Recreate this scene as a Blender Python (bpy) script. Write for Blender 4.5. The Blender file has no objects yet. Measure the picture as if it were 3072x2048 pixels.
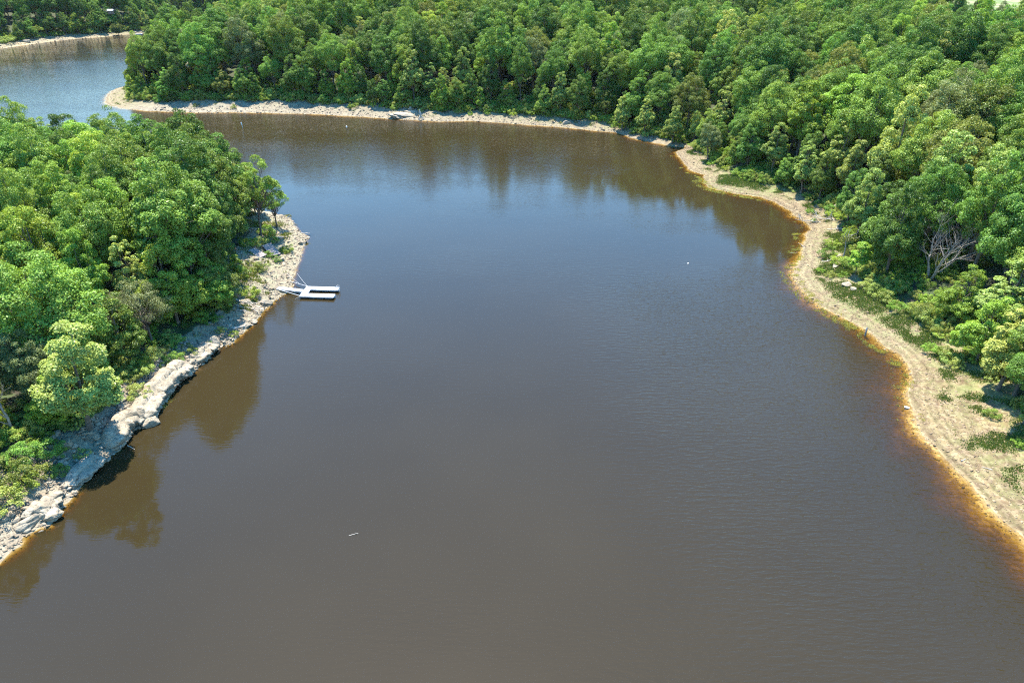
import bpy, bmesh, math, random
import numpy as np
from mathutils import Vector, Matrix, Euler

scene = bpy.context.scene
COL = scene.collection
rad = math.radians
RNG = np.random.default_rng(11)
random.seed(11)

# ------------------------------------------------------------------ camera, sky, sun, exposure
CAM_H, PITCH = 50.0, rad(30.0)
cam_d = bpy.data.cameras.new("camera"); cam_d.lens = 24.0; cam_d.sensor_width = 36.0
cam_d.clip_start = 0.5; cam_d.clip_end = 4000.0
cam = bpy.data.objects.new("camera", cam_d); COL.objects.link(cam)
cam.location = (0, 0, CAM_H); cam.rotation_euler = (math.pi/2 - PITCH, 0, 0)
scene.camera = cam

SUN_EL, SUN_AZ = rad(68.0), rad(-16.0)          # azimuth clockwise from +Y (the view direction)
world = bpy.data.worlds.new("World"); scene.world = world; world.use_nodes = True
wn = world.node_tree; wn.nodes.clear()
w_out = wn.nodes.new("ShaderNodeOutputWorld"); w_bg = wn.nodes.new("ShaderNodeBackground")
sky = wn.nodes.new("ShaderNodeTexSky"); sky.sky_type = 'NISHITA'; sky.sun_disc = False
sky.sun_elevation = SUN_EL; sky.sun_rotation = SUN_AZ
sky.air_density = 1.5; sky.dust_density = 0.6; sky.ozone_density = 3.0
w_bg.inputs[1].default_value = 0.15
sky.altitude = 0
w_hs = wn.nodes.new("ShaderNodeHueSaturation"); w_hs.inputs["Saturation"].default_value = 1.5
wn.links.new(sky.outputs[0], w_hs.inputs["Color"]); wn.links.new(w_hs.outputs[0], w_bg.inputs[0]); wn.links.new(w_bg.outputs[0], w_out.inputs[0])

sun_d = bpy.data.lights.new("sun", 'SUN'); sun_d.energy = 4.7; sun_d.angle = rad(0.5); sun_d.color = (1.0, 0.94, 0.84)
sun = bpy.data.objects.new("sun", sun_d); COL.objects.link(sun)
to_sun = Vector((math.sin(SUN_AZ)*math.cos(SUN_EL), math.cos(SUN_AZ)*math.cos(SUN_EL), math.sin(SUN_EL)))
sun.rotation_euler = to_sun.to_track_quat('Z', 'Y').to_euler()
sun.location = to_sun*200

scene.view_settings.view_transform = 'Standard'; scene.view_settings.look = 'None'
scene.view_settings.exposure = 1.55; scene.view_settings.gamma = 1.0
scene.cycles.use_denoising = False; scene.cycles.filter_width = 1.15
scene.cycles.max_bounces = 8; scene.cycles.diffuse_bounces = 1; scene.cycles.glossy_bounces = 2
scene.cycles.transmission_bounces = 3; scene.cycles.transparent_max_bounces = 8
scene.cycles.caustics_reflective = False; scene.cycles.caustics_refractive = False

# ------------------------------------------------------------------ small helpers
def tag(o, label=None, cat=None, group=None, kind=None):
    if label: o["label"] = label
    if cat: o["category"] = cat
    if group: o["group"] = group
    if kind: o["kind"] = kind
    return o

def empty(name, loc=(0, 0, 0), rz=0.0, label=None, cat=None, group=None):
    o = bpy.data.objects.new(name, None); COL.objects.link(o)
    o.empty_display_size = 0.3; o.location = loc; o.rotation_euler = (0, 0, rz)
    return tag(o, label, cat, group)

def link(name, me, mat=None, parent=None, loc=None):
    o = bpy.data.objects.new(name, me); COL.objects.link(o)
    if mat is not None and len(me.materials) == 0: me.materials.append(mat)
    if parent is not None: o.parent = parent
    if loc is not None: o.location = loc
    return o

def np_mesh(name, V, F, smooth=False, attrs=None, fattrs=None):
    """V (n,3); F (m,k) with one face size, or a list of such arrays"""
    V = np.asarray(V, np.float32)
    Fs = F if isinstance(F, list) else [F]
    Fs = [np.asarray(f, np.int32) for f in Fs if len(f)]
    loops = np.concatenate([f.ravel() for f in Fs]); sizes = np.concatenate([np.full(len(f), f.shape[1], np.int32) for f in Fs])
    starts = np.concatenate([[0], np.cumsum(sizes)[:-1]]).astype(np.int32)
    me = bpy.data.meshes.new(name)
    me.vertices.add(len(V)); me.vertices.foreach_set("co", V.ravel())
    me.loops.add(len(loops)); me.loops.foreach_set("vertex_index", loops)
    me.polygons.add(len(sizes)); me.polygons.foreach_set("loop_start", starts); me.polygons.foreach_set("loop_total", sizes)
    if smooth: me.polygons.foreach_set("use_smooth", np.ones(len(sizes), bool))
    for k, a in (attrs or {}).items():
        at = me.attributes.new(k, 'FLOAT', 'POINT'); at.data.foreach_set("value", np.asarray(a, np.float32))
    for k, a in (fattrs or {}).items():
        at = me.attributes.new(k, 'FLOAT', 'FACE'); at.data.foreach_set("value", np.asarray(a, np.float32))
    me.update(calc_edges=True); me.validate()
    return me

def hash2(ix, iy, seed):
    h = (ix.astype(np.int64)*374761393 + iy.astype(np.int64)*668265263 + seed*1442695041) & 0x7fffffff
    h = ((h ^ (h >> 13))*1274126177) & 0x7fffffff
    h = h ^ (h >> 16)
    return (h & 0xffff)/65535.0

def vnoise(x, y, seed=0):
    x = np.asarray(x, float); y = np.asarray(y, float)
    ix, iy = np.floor(x), np.floor(y); fx, fy = x-ix, y-iy
    fx = fx*fx*(3-2*fx); fy = fy*fy*(3-2*fy)
    a = hash2(ix, iy, seed); b = hash2(ix+1, iy, seed); c = hash2(ix, iy+1, seed); d = hash2(ix+1, iy+1, seed)
    return (a*(1-fx)+b*fx)*(1-fy)+(c*(1-fx)+d*fx)*fy

def fbm(x, y, seed=0, o=3):
    s = 0; a = 0.5; t = 0
    for k in range(o):
        s = s+a*vnoise(x*2**k, y*2**k, seed+k*17); t += a; a *= 0.5
    return s/t

# ------------------------------------------------------------------ the lake's outline: photo pixels to ground points
FPX, CX, CY = 2048.0, 1536.0, 1024.0
SP, CP = math.sin(PITCH), math.cos(PITCH)
def ray(px, py):
    u = (px-CX)/FPX; v = (py-CY)/FPX
    return u, CP - v*SP, -SP - v*CP
def to_plane(px, py, z=0.0):
    dx, dy, dz = ray(px, py); t = (CAM_H-z)/-dz
    return dx*t, dy*t
def to_px(x, y, z):
    f = y*CP + (CAM_H-z)*SP; u = y*SP - (CAM_H-z)*CP
    return CX + x/f*FPX, CY - u/f*FPX, f

# (px, py, beach width, rock 0..1, beach slope, green growth 0..1)
L_PX = [(0,1691,6.8,1,.34,.05),(23,1665,6.8,1,.34,.05),(57,1636,6.8,1,.34,.05),(86,1602,6.8,1,.34,.1),(118,1579,6.8,1,.36,.1),(149,1572,6.8,1,.36,.05),(172,1547,6.8,1,.36,.05),
 (189,1513,6.8,1,.36,.1),(218,1490,6.8,1,.34,.1),(247,1470,6.8,1,.34,.1),(276,1430,6.8,1,.34,.1),(298,1404,6.8,1,.34,.1),(324,1384,6.8,1,.34,.1),(330,1367,5.2,1,.34,.1),
 (356,1352,4.8,1,.36,.1),(376,1335,4.8,1,.36,.1),(385,1312,4.4,1,.38,.05),(402,1289,4.4,1,.38,.05),(453,1278,4.4,1,.38,.05),(465,1252,4.4,1,.38,.05),(468,1229,4.4,1,.38,.05),
 (488,1206,4.4,1,.38,.1),(517,1177,4.1,1,.38,.1),(545,1146,4.1,1,.38,.1),(565,1128,4.1,1,.38,.15),(597,1103,4.1,1,.38,.2),(626,1074,4.4,1,.36,.25),(649,1054,4.4,1,.36,.25),
 (657,1037,4.4,1,.34,.25),(689,1034,4.4,1,.32,.25),(712,1011,4.4,1,.32,.25),(741,991,5.2,1,.3,.25),(769,959,5.2,1,.28,.25),(798,930,5.9,1,.26,.25),(821,907,6.3,1,.24,.3),(850,890,6.5,1,.24,.35),
 (859,883,6.5,1,.24,.35),(880,849,10.0,1,.24,.35),(887,823,10.0,1,.24,.4),(897,793,10.0,1,.24,.4),(904,759,10.0,1,.24,.4),(923,725,10.0,1,.24,.4),(923,710,10.0,1,.24,.4),
 (902,695,10.0,1,.24,.4),(880,674,9.0,1,.24,.4),(876,659,8.1,1,.24,.4),(855,644,6.0,1,.24,.4)]
M_PX = [(3071,1612,12.5,0,.12,.5),(3014,1558,12.5,0,.12,.5),(2963,1507,12.5,0,.12,.5),(2912,1451,12.5,0,.12,.5),(2861,1400,12.5,0,.12,.5),(2810,1354,12.5,0,.12,.5),
 (2769,1303,14,0,.12,.3),(2749,1252,13,0,.12,.3),(2729,1206,12,0,.12,.35),(2723,1175,12,0,.12,.4),(2744,1140,11,0,.12,.5),(2734,1124,10,0,.12,.5),(2729,1099,9,0,.12,.5),
 (2723,1092,9,0,.12,.5),(2704,1068,8.5,.1,.12,.5),(2665,1044,8.5,.15,.13,.55),(2618,1006,8.5,.2,.13,.6),(2570,972,9,.1,.13,.7),(2513,944,10,.1,.13,.7),(2456,915,11,.1,.13,.6),
 (2417,877,11,.15,.14,.5),(2384,839,11,.2,.14,.5),(2379,810,11,.2,.14,.5),(2403,782,10,.2,.14,.5),(2408,743,9,.15,.14,.5),(2420,705,8,.15,.14,.5),(2432,681,6.5,.1,.15,.3),
 (2408,658,6,.1,.15,.3),(2383,645,6.5,.1,.15,.2),(2358,623,7,.1,.15,.2),(2324,605,6.5,.1,.15,.3),(2284,593,7.5,.1,.14,.6),(2174,575,10,.1,.12,.75),(2124,563,12,.1,.12,.8),
 (2107,548,11,.1,.12,.8),(2114,526,8,.1,.13,.5),(2074,513,8,.2,.14,.3),(2049,488,8,.2,.15,.25),(2025,456,7,.2,.15,.25),(2059,443,4,.2,.16,.3),(2025,441,4,.4,.2,.2),(1950,426,4,.5,.22,.1),
 (1900,416,4.5,.5,.22,.1),(1851,398,5,.5,.22,.2),(1795,393,7,.4,.2,.4),(1718,385,7,.5,.2,.3),(1642,379,7,.5,.2,.3),(1514,370,8,.5,.2,.3),(1412,363,8,.6,.21,.2),(1320,365,9,.6,.21,.2),
 (1259,362,9,.7,.22,.15),(1172,357,9,.7,.22,.15),(1106,352,9,.7,.22,.15),(953,343,9,.75,.22,.15),(799,339,10,.8,.22,.15),(714,338,10,.9,.22,.1),(578,338,10,.9,.21,.1),(442,333,9,.8,.2,.15),
 (367,326,8,.4,.16,.25),(326,316,8.5,.1,.13,.3),(315,308,9.5,.1,.12,.3),(316,292,10,.1,.12,.35),(335,272,10,.1,.12,.35),(367,260,9,.1,.13,.35),(408,252,7,.1,.15,.3)]
F_PX = [(476,92,7,.3,.2,.2),(425,104,7,.3,.2,.25),(374,104,8,.4,.2,.4),(306,112,8,.5,.2,.4),(221,117,8,.6,.2,.2),(136,128,9,.6,.2,.25),(51,139,8,.6,.2,.3),(0,148,8,.6,.2,.2)]
def wpts(lst): return [to_plane(p[0], p[1]) + tuple(p[2:]) for p in lst]
LW, MW, FW = wpts(L_PX), wpts(M_PX), wpts(F_PX)
def ext(pts, a): return [p + a for p in pts]
LEFT = ext([(-330,-160),(-92,-160),(-82,-80),(-72,-20),(-64,12),(-56,32)], (6,1,.34,.1)) + LW + \
       ext([(-49,140.5),(-58,146),(-70,152),(-84,158),(-112,163),(-150,168),(-210,172),(-330,176)], (5,1,.24,.3))
MAIN = ext([(1100,-160),(85,-160),(68,-80),(57,-20),(52,20),(50,38)], (15,0,.12,.25)) + MW + \
       ext([(-158,330),(-165,380),(-180,450),(-198,520),(-214,590),(-236,600),(-250,560)], (7,.2,.2,.3)) + FW + \
       ext([(-330,383),(-420,335),(-600,285),(-1100,260),(-1100,1500),(1100,1500)], (8,.5,.2,.3))

def poly_field(poly, X, Y):
    P = np.array(poly); n = len(P)
    best = np.full(X.shape, 1e18); inside = np.zeros(X.shape, bool)
    A = np.zeros((4,)+X.shape)
    for i in range(n):
        a, b = P[i], P[(i+1) % n]
        ex, ey = b[0]-a[0], b[1]-a[1]; L2 = ex*ex+ey*ey+1e-9
        t = np.clip(((X-a[0])*ex+(Y-a[1])*ey)/L2, 0, 1)
        d2 = (X-a[0]-t*ex)**2+(Y-a[1]-t*ey)**2
        m = d2 < best
        best = np.where(m, d2, best)
        for k in range(4): A[k] = np.where(m, a[2+k]+(b[2+k]-a[2+k])*t, A[k])
        c = ((a[1] > Y) != (b[1] > Y)) & (X < (b[0]-a[0])*(Y-a[1])/(b[1]-a[1]+1e-12)+a[0])
        inside ^= c
    d = np.sqrt(best)
    return np.where(inside, d, -d), A

def field(X, Y):
    X = np.asarray(X, float); Y = np.asarray(Y, float)
    # the outline wanders a little between the traced points
    jx = (fbm(X/2.2, Y/2.2, 5, 2)-.5)*1.1; jy = (fbm(X/2.2, Y/2.2, 9, 2)-.5)*1.1
    dl, Al = poly_field(LEFT, X+jx, Y+jy); dm, Am = poly_field(MAIN, X+jx, Y+jy)
    left = dl > dm
    d = np.where(left, dl, dm); A = np.where(left, Al, Am)
    w, rock, sl, gr = A
    dp = np.maximum(d, 0); inl = np.maximum(d-w, 0)
    amp = np.where(left, 5.5, 13.0); Ls = np.where(left, 22.0, 42.0)
    h = sl*np.minimum(dp, w)*(0.85+0.3*np.clip(dp/np.maximum(w, 1), 0, 1)) + amp*(1-np.exp(-inl/Ls))
    h = h + np.where(left, 0, 0.062*np.maximum(Y-290, 0)*(1-np.exp(-inl/80)))
    ss = lambda v, a, b: (lambda t: t*t*(3-2*t))(np.clip((v-a)/(b-a), 0, 1))
    h = h - 11*ss(X, 120, 190)*ss(Y, 235, 285)*(1-ss(Y, 372, 400))
    n1 = fbm(X/7, Y/7, 31, 3)-.5; n2 = fbm(X/1.6, Y/1.6, 51, 3)-.5
    fade = np.clip(dp/3, 0, 1)
    h = h + fade*(n1*(.5+.7*rock)+n2*(.12+.5*rock))*np.clip(1.2-inl/60, .6, 1.2)
    h = h + (fbm(X/60, Y/60, 77, 2)-.5)*5*np.clip(inl/60, 0, 1)
    rk = rock*np.clip(1.3-inl/3, 0, 1)
    q = np.round((h+.3*n1)/.42)*.42
    h = np.where(d > 0.2, h*(1-.55*rk)+q*.55*rk, h)
    bs = np.where(left, .95, np.where(Y < 160, .155+.1*np.clip((Y-95)/40, 0, 1), .30))*(.55+.9*fbm(X/3.1, Y/3.1, 91, 2))
    bed = -np.minimum(bs*np.maximum(-d, 0)*(0.8+.7*fbm(X/5, Y/5, 3, 2)), 4.5)
    h = np.where(d > 0, h+.01, bed+.25*n2*np.clip(-d/1.5, 0, .5))
    return d, w, rock, gr, h, left

def axis(lo_far, lo, hi, hi_far, step, g_lo, g_hi):
    mid = np.arange(lo, hi+1e-6, step); a = [mid[-1]]; s = step
    while a[-1] < hi_far: s *= g_hi; a.append(a[-1]+s)
    b = [mid[0]]; s = step
    while b[-1] > lo_far: s *= g_lo; b.append(b[-1]-s)
    return np.concatenate([b[:0:-1], mid, a[1:]])
XS = axis(-1050, -162, 120, 1050, .6, 1.055, 1.055)
YS = axis(-150, 25, 275, 1450, .6, 1.09, 1.03)
GX, GY = np.meshgrid(XS, YS)
D, W, ROCK, GR, H, LFT = field(GX, GY)
NX, NY = len(XS), len(YS)

def lookup(G, x, y):
    x = np.asarray(x, float); y = np.asarray(y, float)
    i = np.clip(np.searchsorted(XS, x)-1, 0, NX-2); j = np.clip(np.searchsorted(YS, y)-1, 0, NY-2)
    fx = np.clip((x-XS[i])/(XS[i+1]-XS[i]), 0, 1); fy = np.clip((y-YS[j])/(YS[j+1]-YS[j]), 0, 1)
    return (G[j, i]*(1-fx)+G[j, i+1]*fx)*(1-fy)+(G[j+1, i]*(1-fx)+G[j+1, i+1]*fx)*fy
def gz(x, y): return float(lookup(H, x, y))
def at(px, py, h=0.0, water=False):
    """ground point seen at a photo pixel, h metres above the ground"""
    dx, dy, dz = ray(px, py); z = h
    for _ in range(25):
        t = (CAM_H-z)/-dz; zz = gz(dx*t, dy*t)
        if water: zz = max(zz, 0.0)
        z = .5*z+.5*(zz+h)
    t = (CAM_H-z)/-dz
    return Vector((dx*t, dy*t, zz))

# ------------------------------------------------------------------ materials
def nmat(name):
    m = bpy.data.materials.new(name); m.use_nodes = True; nt = m.node_tree; nt.nodes.clear()
    return m, nt, nt.nodes.new("ShaderNodeOutputMaterial")
def N(nt, typ, **kw):
    n = nt.nodes.new(typ)
    for k, v in kw.items():
        if k == 'inp':
            for kk, vv in v.items(): n.inputs[kk].default_value = vv
        else: setattr(n, k, v)
    return n
def rampn(nt, fac, stops, interp='LINEAR'):
    r = nt.nodes.new("ShaderNodeValToRGB"); r.color_ramp.interpolation = interp
    e = r.color_ramp.elements
    while len(e) < len(stops): e.new(0.5)
    for k, (p, c) in enumerate(stops):
        e[k].position = p; e[k].color = (c if len(c) == 4 else tuple(c)+(1,)) if isinstance(c, tuple) else (c, c, c, 1)
    nt.links.new(fac, r.inputs[0]); return r.outputs[0]
def mixc(nt, f, a, b, mode='MIX'):
    m = nt.nodes.new("ShaderNodeMix"); m.data_type = 'RGBA'; m.blend_type = mode
    for sock, v in ((m.inputs[0], f), (m.inputs[6], a), (m.inputs[7], b)):
        if isinstance(v, (int, float)): sock.default_value = v
        elif isinstance(v, tuple): sock.default_value = v if len(v) == 4 else v+(1,)
        else: nt.links.new(v, sock)
    return m.outputs[2]
def mth(nt, op, a, b=None):
    m = nt.nodes.new("ShaderNodeMath"); m.operation = op
    for k, v in ((0, a), (1, b)):
        if v is None: continue
        if isinstance(v, (int, float)): m.inputs[k].default_value = v
        else: nt.links.new(v, m.inputs[k])
    return m.outputs[0]
def attr(nt, name): return N(nt, "ShaderNodeAttribute", attribute_name=name).outputs["Fac"]
def noise(nt, vec, scale, detail=3, rough=.55):
    n = N(nt, "ShaderNodeTexNoise", inp={"Scale": scale, "Detail": detail, "Roughness": rough}); nt.links.new(vec, n.inputs["Vector"]); return n.outputs[0]

def leaf_material(name, col, trans=.24, gloss=.014):
    m, nt, out = nmat(name)
    tint = attr(nt, "tint"); oi = N(nt, "ShaderNodeObjectInfo")
    val = mth(nt, 'ADD', mth(nt, 'MULTIPLY', tint, .75), mth(nt, 'MULTIPLY', oi.outputs["Random"], .52))
    val = mth(nt, 'ADD', val, .36)
    hue = mth(nt, 'ADD', mth(nt, 'MULTIPLY', mth(nt, 'FRACT', mth(nt, 'MULTIPLY', oi.outputs["Random"], 7.31)), .040), .473)
    hs = N(nt, "ShaderNodeHueSaturation"); hs.inputs["Color"].default_value = col+(1,)
    nt.links.new(val, hs.inputs["Value"]); nt.links.new(hue, hs.inputs["Hue"])
    c = hs.outputs[0]
    di = N(nt, "ShaderNodeBsdfDiffuse"); nt.links.new(c, di.inputs[0])
    tr = N(nt, "ShaderNodeBsdfTranslucent"); nt.links.new(mixc(nt, 1.0, c, (1.25, 1.2, .55), 'MULTIPLY'), tr.inputs[0])
    gl = N(nt, "ShaderNodeBsdfGlossy", inp={"Roughness": .42}); gl.inputs[0].default_value = (.9, .95, 1, 1)
    m1 = N(nt, "ShaderNodeMixShader", inp={0: trans}); nt.links.new(di.outputs[0], m1.inputs[1]); nt.links.new(tr.outputs[0], m1.inputs[2])
    m2 = N(nt, "ShaderNodeMixShader", inp={0: gloss}); nt.links.new(m1.outputs[0], m2.inputs[1]); nt.links.new(gl.outputs[0], m2.inputs[2])
    nt.links.new(m2.outputs[0], out.inputs[0]); return m

LEAF = {
 'dark green': leaf_material("leaves_dark_green", (.120, .210, .036)),
 'mid green': leaf_material("leaves_mid_green", (.175, .292, .046)),
 'bright green': leaf_material("leaves_bright_green", (.235, .350, .044)),
 'pale yellow green': leaf_material("leaves_pale_yellow_green", (.300, .375, .085)),
 'grey green': leaf_material("leaves_grey_green", (.200, .250, .085)),
 'olive green': leaf_material("leaves_olive_green", (.182, .220, .042)),
}

def simple(name, col, rough=.8, var=.25, scale=3.0, bump=0.0, metallic=0.0):
    m, nt, out = nmat(name)
    tc = N(nt, "ShaderNodeTexCoord"); p = N(nt, "ShaderNodeBsdfPrincipled", inp={"Roughness": rough, "Metallic": metallic})
    n = noise(nt, tc.outputs["Object"], scale, 4)
    lo = tuple(c*(1-var) for c in col); hi = tuple(min(1, c*(1+var)) for c in col)
    nt.links.new(rampn(nt, n, [(.3, lo), (.7, hi)]), p.inputs["Base Color"])
    if bump:
        b = N(nt, "ShaderNodeBump", inp={"Strength": bump, "Distance": .05}); nt.links.new(n, b.inputs["Height"]); nt.links.new(b.outputs[0], p.inputs["Normal"])
    nt.links.new(p.outputs[0], out.inputs[0]); return m
BARK = simple("bark", (.13, .105, .08), .9, .4, 2.5, .6)
DEADWOOD = simple("dead_wood", (.34, .30, .26), .85, .35, 3, .4)
DRIFT = simple("driftwood", (.46, .41, .34), .85, .3, 4, .3)

def rock_material(name, a, b, crack, sc=1.0, face=True, lo=.72):
    m, nt, out = nmat(name)
    ge = N(nt, "ShaderNodeNewGeometry"); p = N(nt, "ShaderNodeBsdfPrincipled", inp={"Roughness": .88})
    pos = ge.outputs["Position"]
    n1 = noise(nt, pos, .9*sc, 5, .6); n2 = noise(nt, pos, 5*sc, 4, .65)
    c = rampn(nt, n1, [(.32, a), (.5, tuple((x+y)/2 for x, y in zip(a, b))), (.68, b)])
    c = mixc(nt, rampn(nt, n2, [(.32, .9), (.46, 0.0)]), c, crack)
    if face: c = mixc(nt, 1.0, c, rampn(nt, attr(nt, "tint"), [(0, (lo, lo*.97, lo*.93)), (1, (1.08, 1.04, 1.0))]), 'MULTIPLY')
    mp = N(nt, "ShaderNodeMapping"); mp.inputs["Scale"].default_value = (1, 1, 4.5); nt.links.new(pos, mp.inputs[0])
    st = noise(nt, mp.outputs[0], 1.6*sc, 4, .6)
    c = mixc(nt, rampn(nt, st, [(.34, .85), (.44, 0.0)]), c, crack)
    bp = N(nt, "ShaderNodeBump", inp={"Strength": .9, "Distance": .16}); nt.links.new(mth(nt, 'ADD', st, mth(nt, 'MULTIPLY', n2, .5)), bp.inputs["Height"])
    nt.links.new(c, p.inputs["Base Color"]); nt.links.new(bp.outputs[0], p.inputs["Normal"]); nt.links.new(p.outputs[0], out.inputs[0]); return m
LIME = rock_material("limestone", (.27, .225, .155), (.44, .38, .28), (.10, .08, .058))
LIME_R = rock_material("limestone_rubble", (.27, .215, .145), (.45, .38, .275), (.15, .118, .08), lo=.5)
GRAVEL = rock_material("shore_gravel", (.25, .17, .09), (.42, .32, .19), (.20, .15, .095), lo=.62)

# ground
def ground_material():
    m, nt, out = nmat("shore_and_forest_floor")
    ge = N(nt, "ShaderNodeNewGeometry"); pos = ge.outputs["Position"]
    p = N(nt, "ShaderNodeBsdfPrincipled", inp={"Roughness": .92})
    n_l = noise(nt, pos, .12, 4); n_m = noise(nt, pos, .8, 5, .65); n_s = noise(nt, pos, 5.0, 4, .7)
    vo = N(nt, "ShaderNodeTexVoronoi", inp={"Scale": 2.6}); nt.links.new(pos, vo.inputs["Vector"])
    sx = N(nt, "ShaderNodeSeparateColor"); nt.links.new(vo.outputs["Color"], sx.inputs[0])
    grav = rampn(nt, n_m, [(.3, (.18, .115, .055)), (.5, (.275, .190, .095)), (.7, (.36, .265, .145))])
    grav = mixc(nt, .55, grav, rampn(nt, sx.outputs[0], [(0, (.12, .08, .045)), (.5, (.27, .20, .115)), (1, (.44, .36, .245))]))
    rock = rampn(nt, n_m, [(.3, (.17, .13, .085)), (.5, (.28, .23, .155)), (.72, (.40, .34, .245))])
    rock = mixc(nt, rampn(nt, n_s, [(.38, .75), (.55, 0.0)]), rock, (.13, .11, .085))
    cb = N(nt, "ShaderNodeCombineXYZ"); nt.links.new(mth(nt, 'ADD', mth(nt, 'MULTIPLY', attr(nt, "shore"), 1.15), mth(nt, 'MULTIPLY', n_m, .9)), cb.inputs[0]); nt.links.new(mth(nt, 'MULTIPLY', n_l, 3.0), cb.inputs[1])
    band = noise(nt, cb.outputs[0], 1.0, 3, .6)
    grav = mixc(nt, 1.0, grav, rampn(nt, band, [(.34, (.42, .36, .30)), (.5, (.68, .65, .59)), (.66, (.92, .88, .80))]), 'MULTIPLY')
    base = mixc(nt, attr(nt, "rock"), grav, rock)
    grass_c = rampn(nt, n_s, [(.3, (.075, .11, .024)), (.55, (.15, .20, .045)), (.75, (.25, .26, .09))])
    gm = mth(nt, 'MULTIPLY', attr(nt, "green"), rampn(nt, n_m, [(.36, 0.0), (.60, 1.0)]))
    base = mixc(nt, gm, base, grass_c)
    litter = rampn(nt, n_s, [(.3, (.022, .018, .010)), (.6, (.042, .034, .020)), (.8, (.07, .055, .036))])
    litter = mixc(nt, rampn(nt, n_m, [(.40, 0.0), (.55, .8)]), litter, (.045, .075, .017))
    fo = mth(nt, 'ADD', attr(nt, "forest"), mth(nt, 'MULTIPLY', mth(nt, 'SUBTRACT', n_m, .5), 1.2))
    fo = rampn(nt, fo, [(.4, 0.0), (.6, 1.0)])
    base = mixc(nt, fo, base, litter)
    mead = rampn(nt, n_l, [(.35, (.10, .15, .035)), (.5, (.15, .18, .05)), (.62, (.27, .23, .12))])
    base = mixc(nt, attr(nt, "meadow"), base, mead)
    bedc = rampn(nt, n_m, [(.3, (.30, .20, .085)), (.5, (.46, .33, .16)), (.72, (.58, .46, .26))])
    bedc = mixc(nt, .6, bedc, rampn(nt, sx.outputs[1], [(0, (.16, .10, .04)), (.6, (.42, .30, .14)), (1, (.72, .60, .36))]))
    bedc = mixc(nt, rampn(nt, n_s, [(.55, 0.0), (.7, .6)]), bedc, (.16, .17, .045))
    base = mixc(nt, attr(nt, "bed"), base, bedc)
    bp = N(nt, "ShaderNodeBump", inp={"Strength": .7, "Distance": .12})
    nt.links.new(mth(nt, 'ADD', n_s, mth(nt, 'MULTIPLY', vo.outputs["Distance"], -.5)), bp.inputs["Height"])
    nt.links.new(base, p.inputs["Base Color"]); nt.links.new(bp.outputs[0], p.inputs["Normal"]); nt.links.new(p.outputs[0], out.inputs[0]); return m

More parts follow.
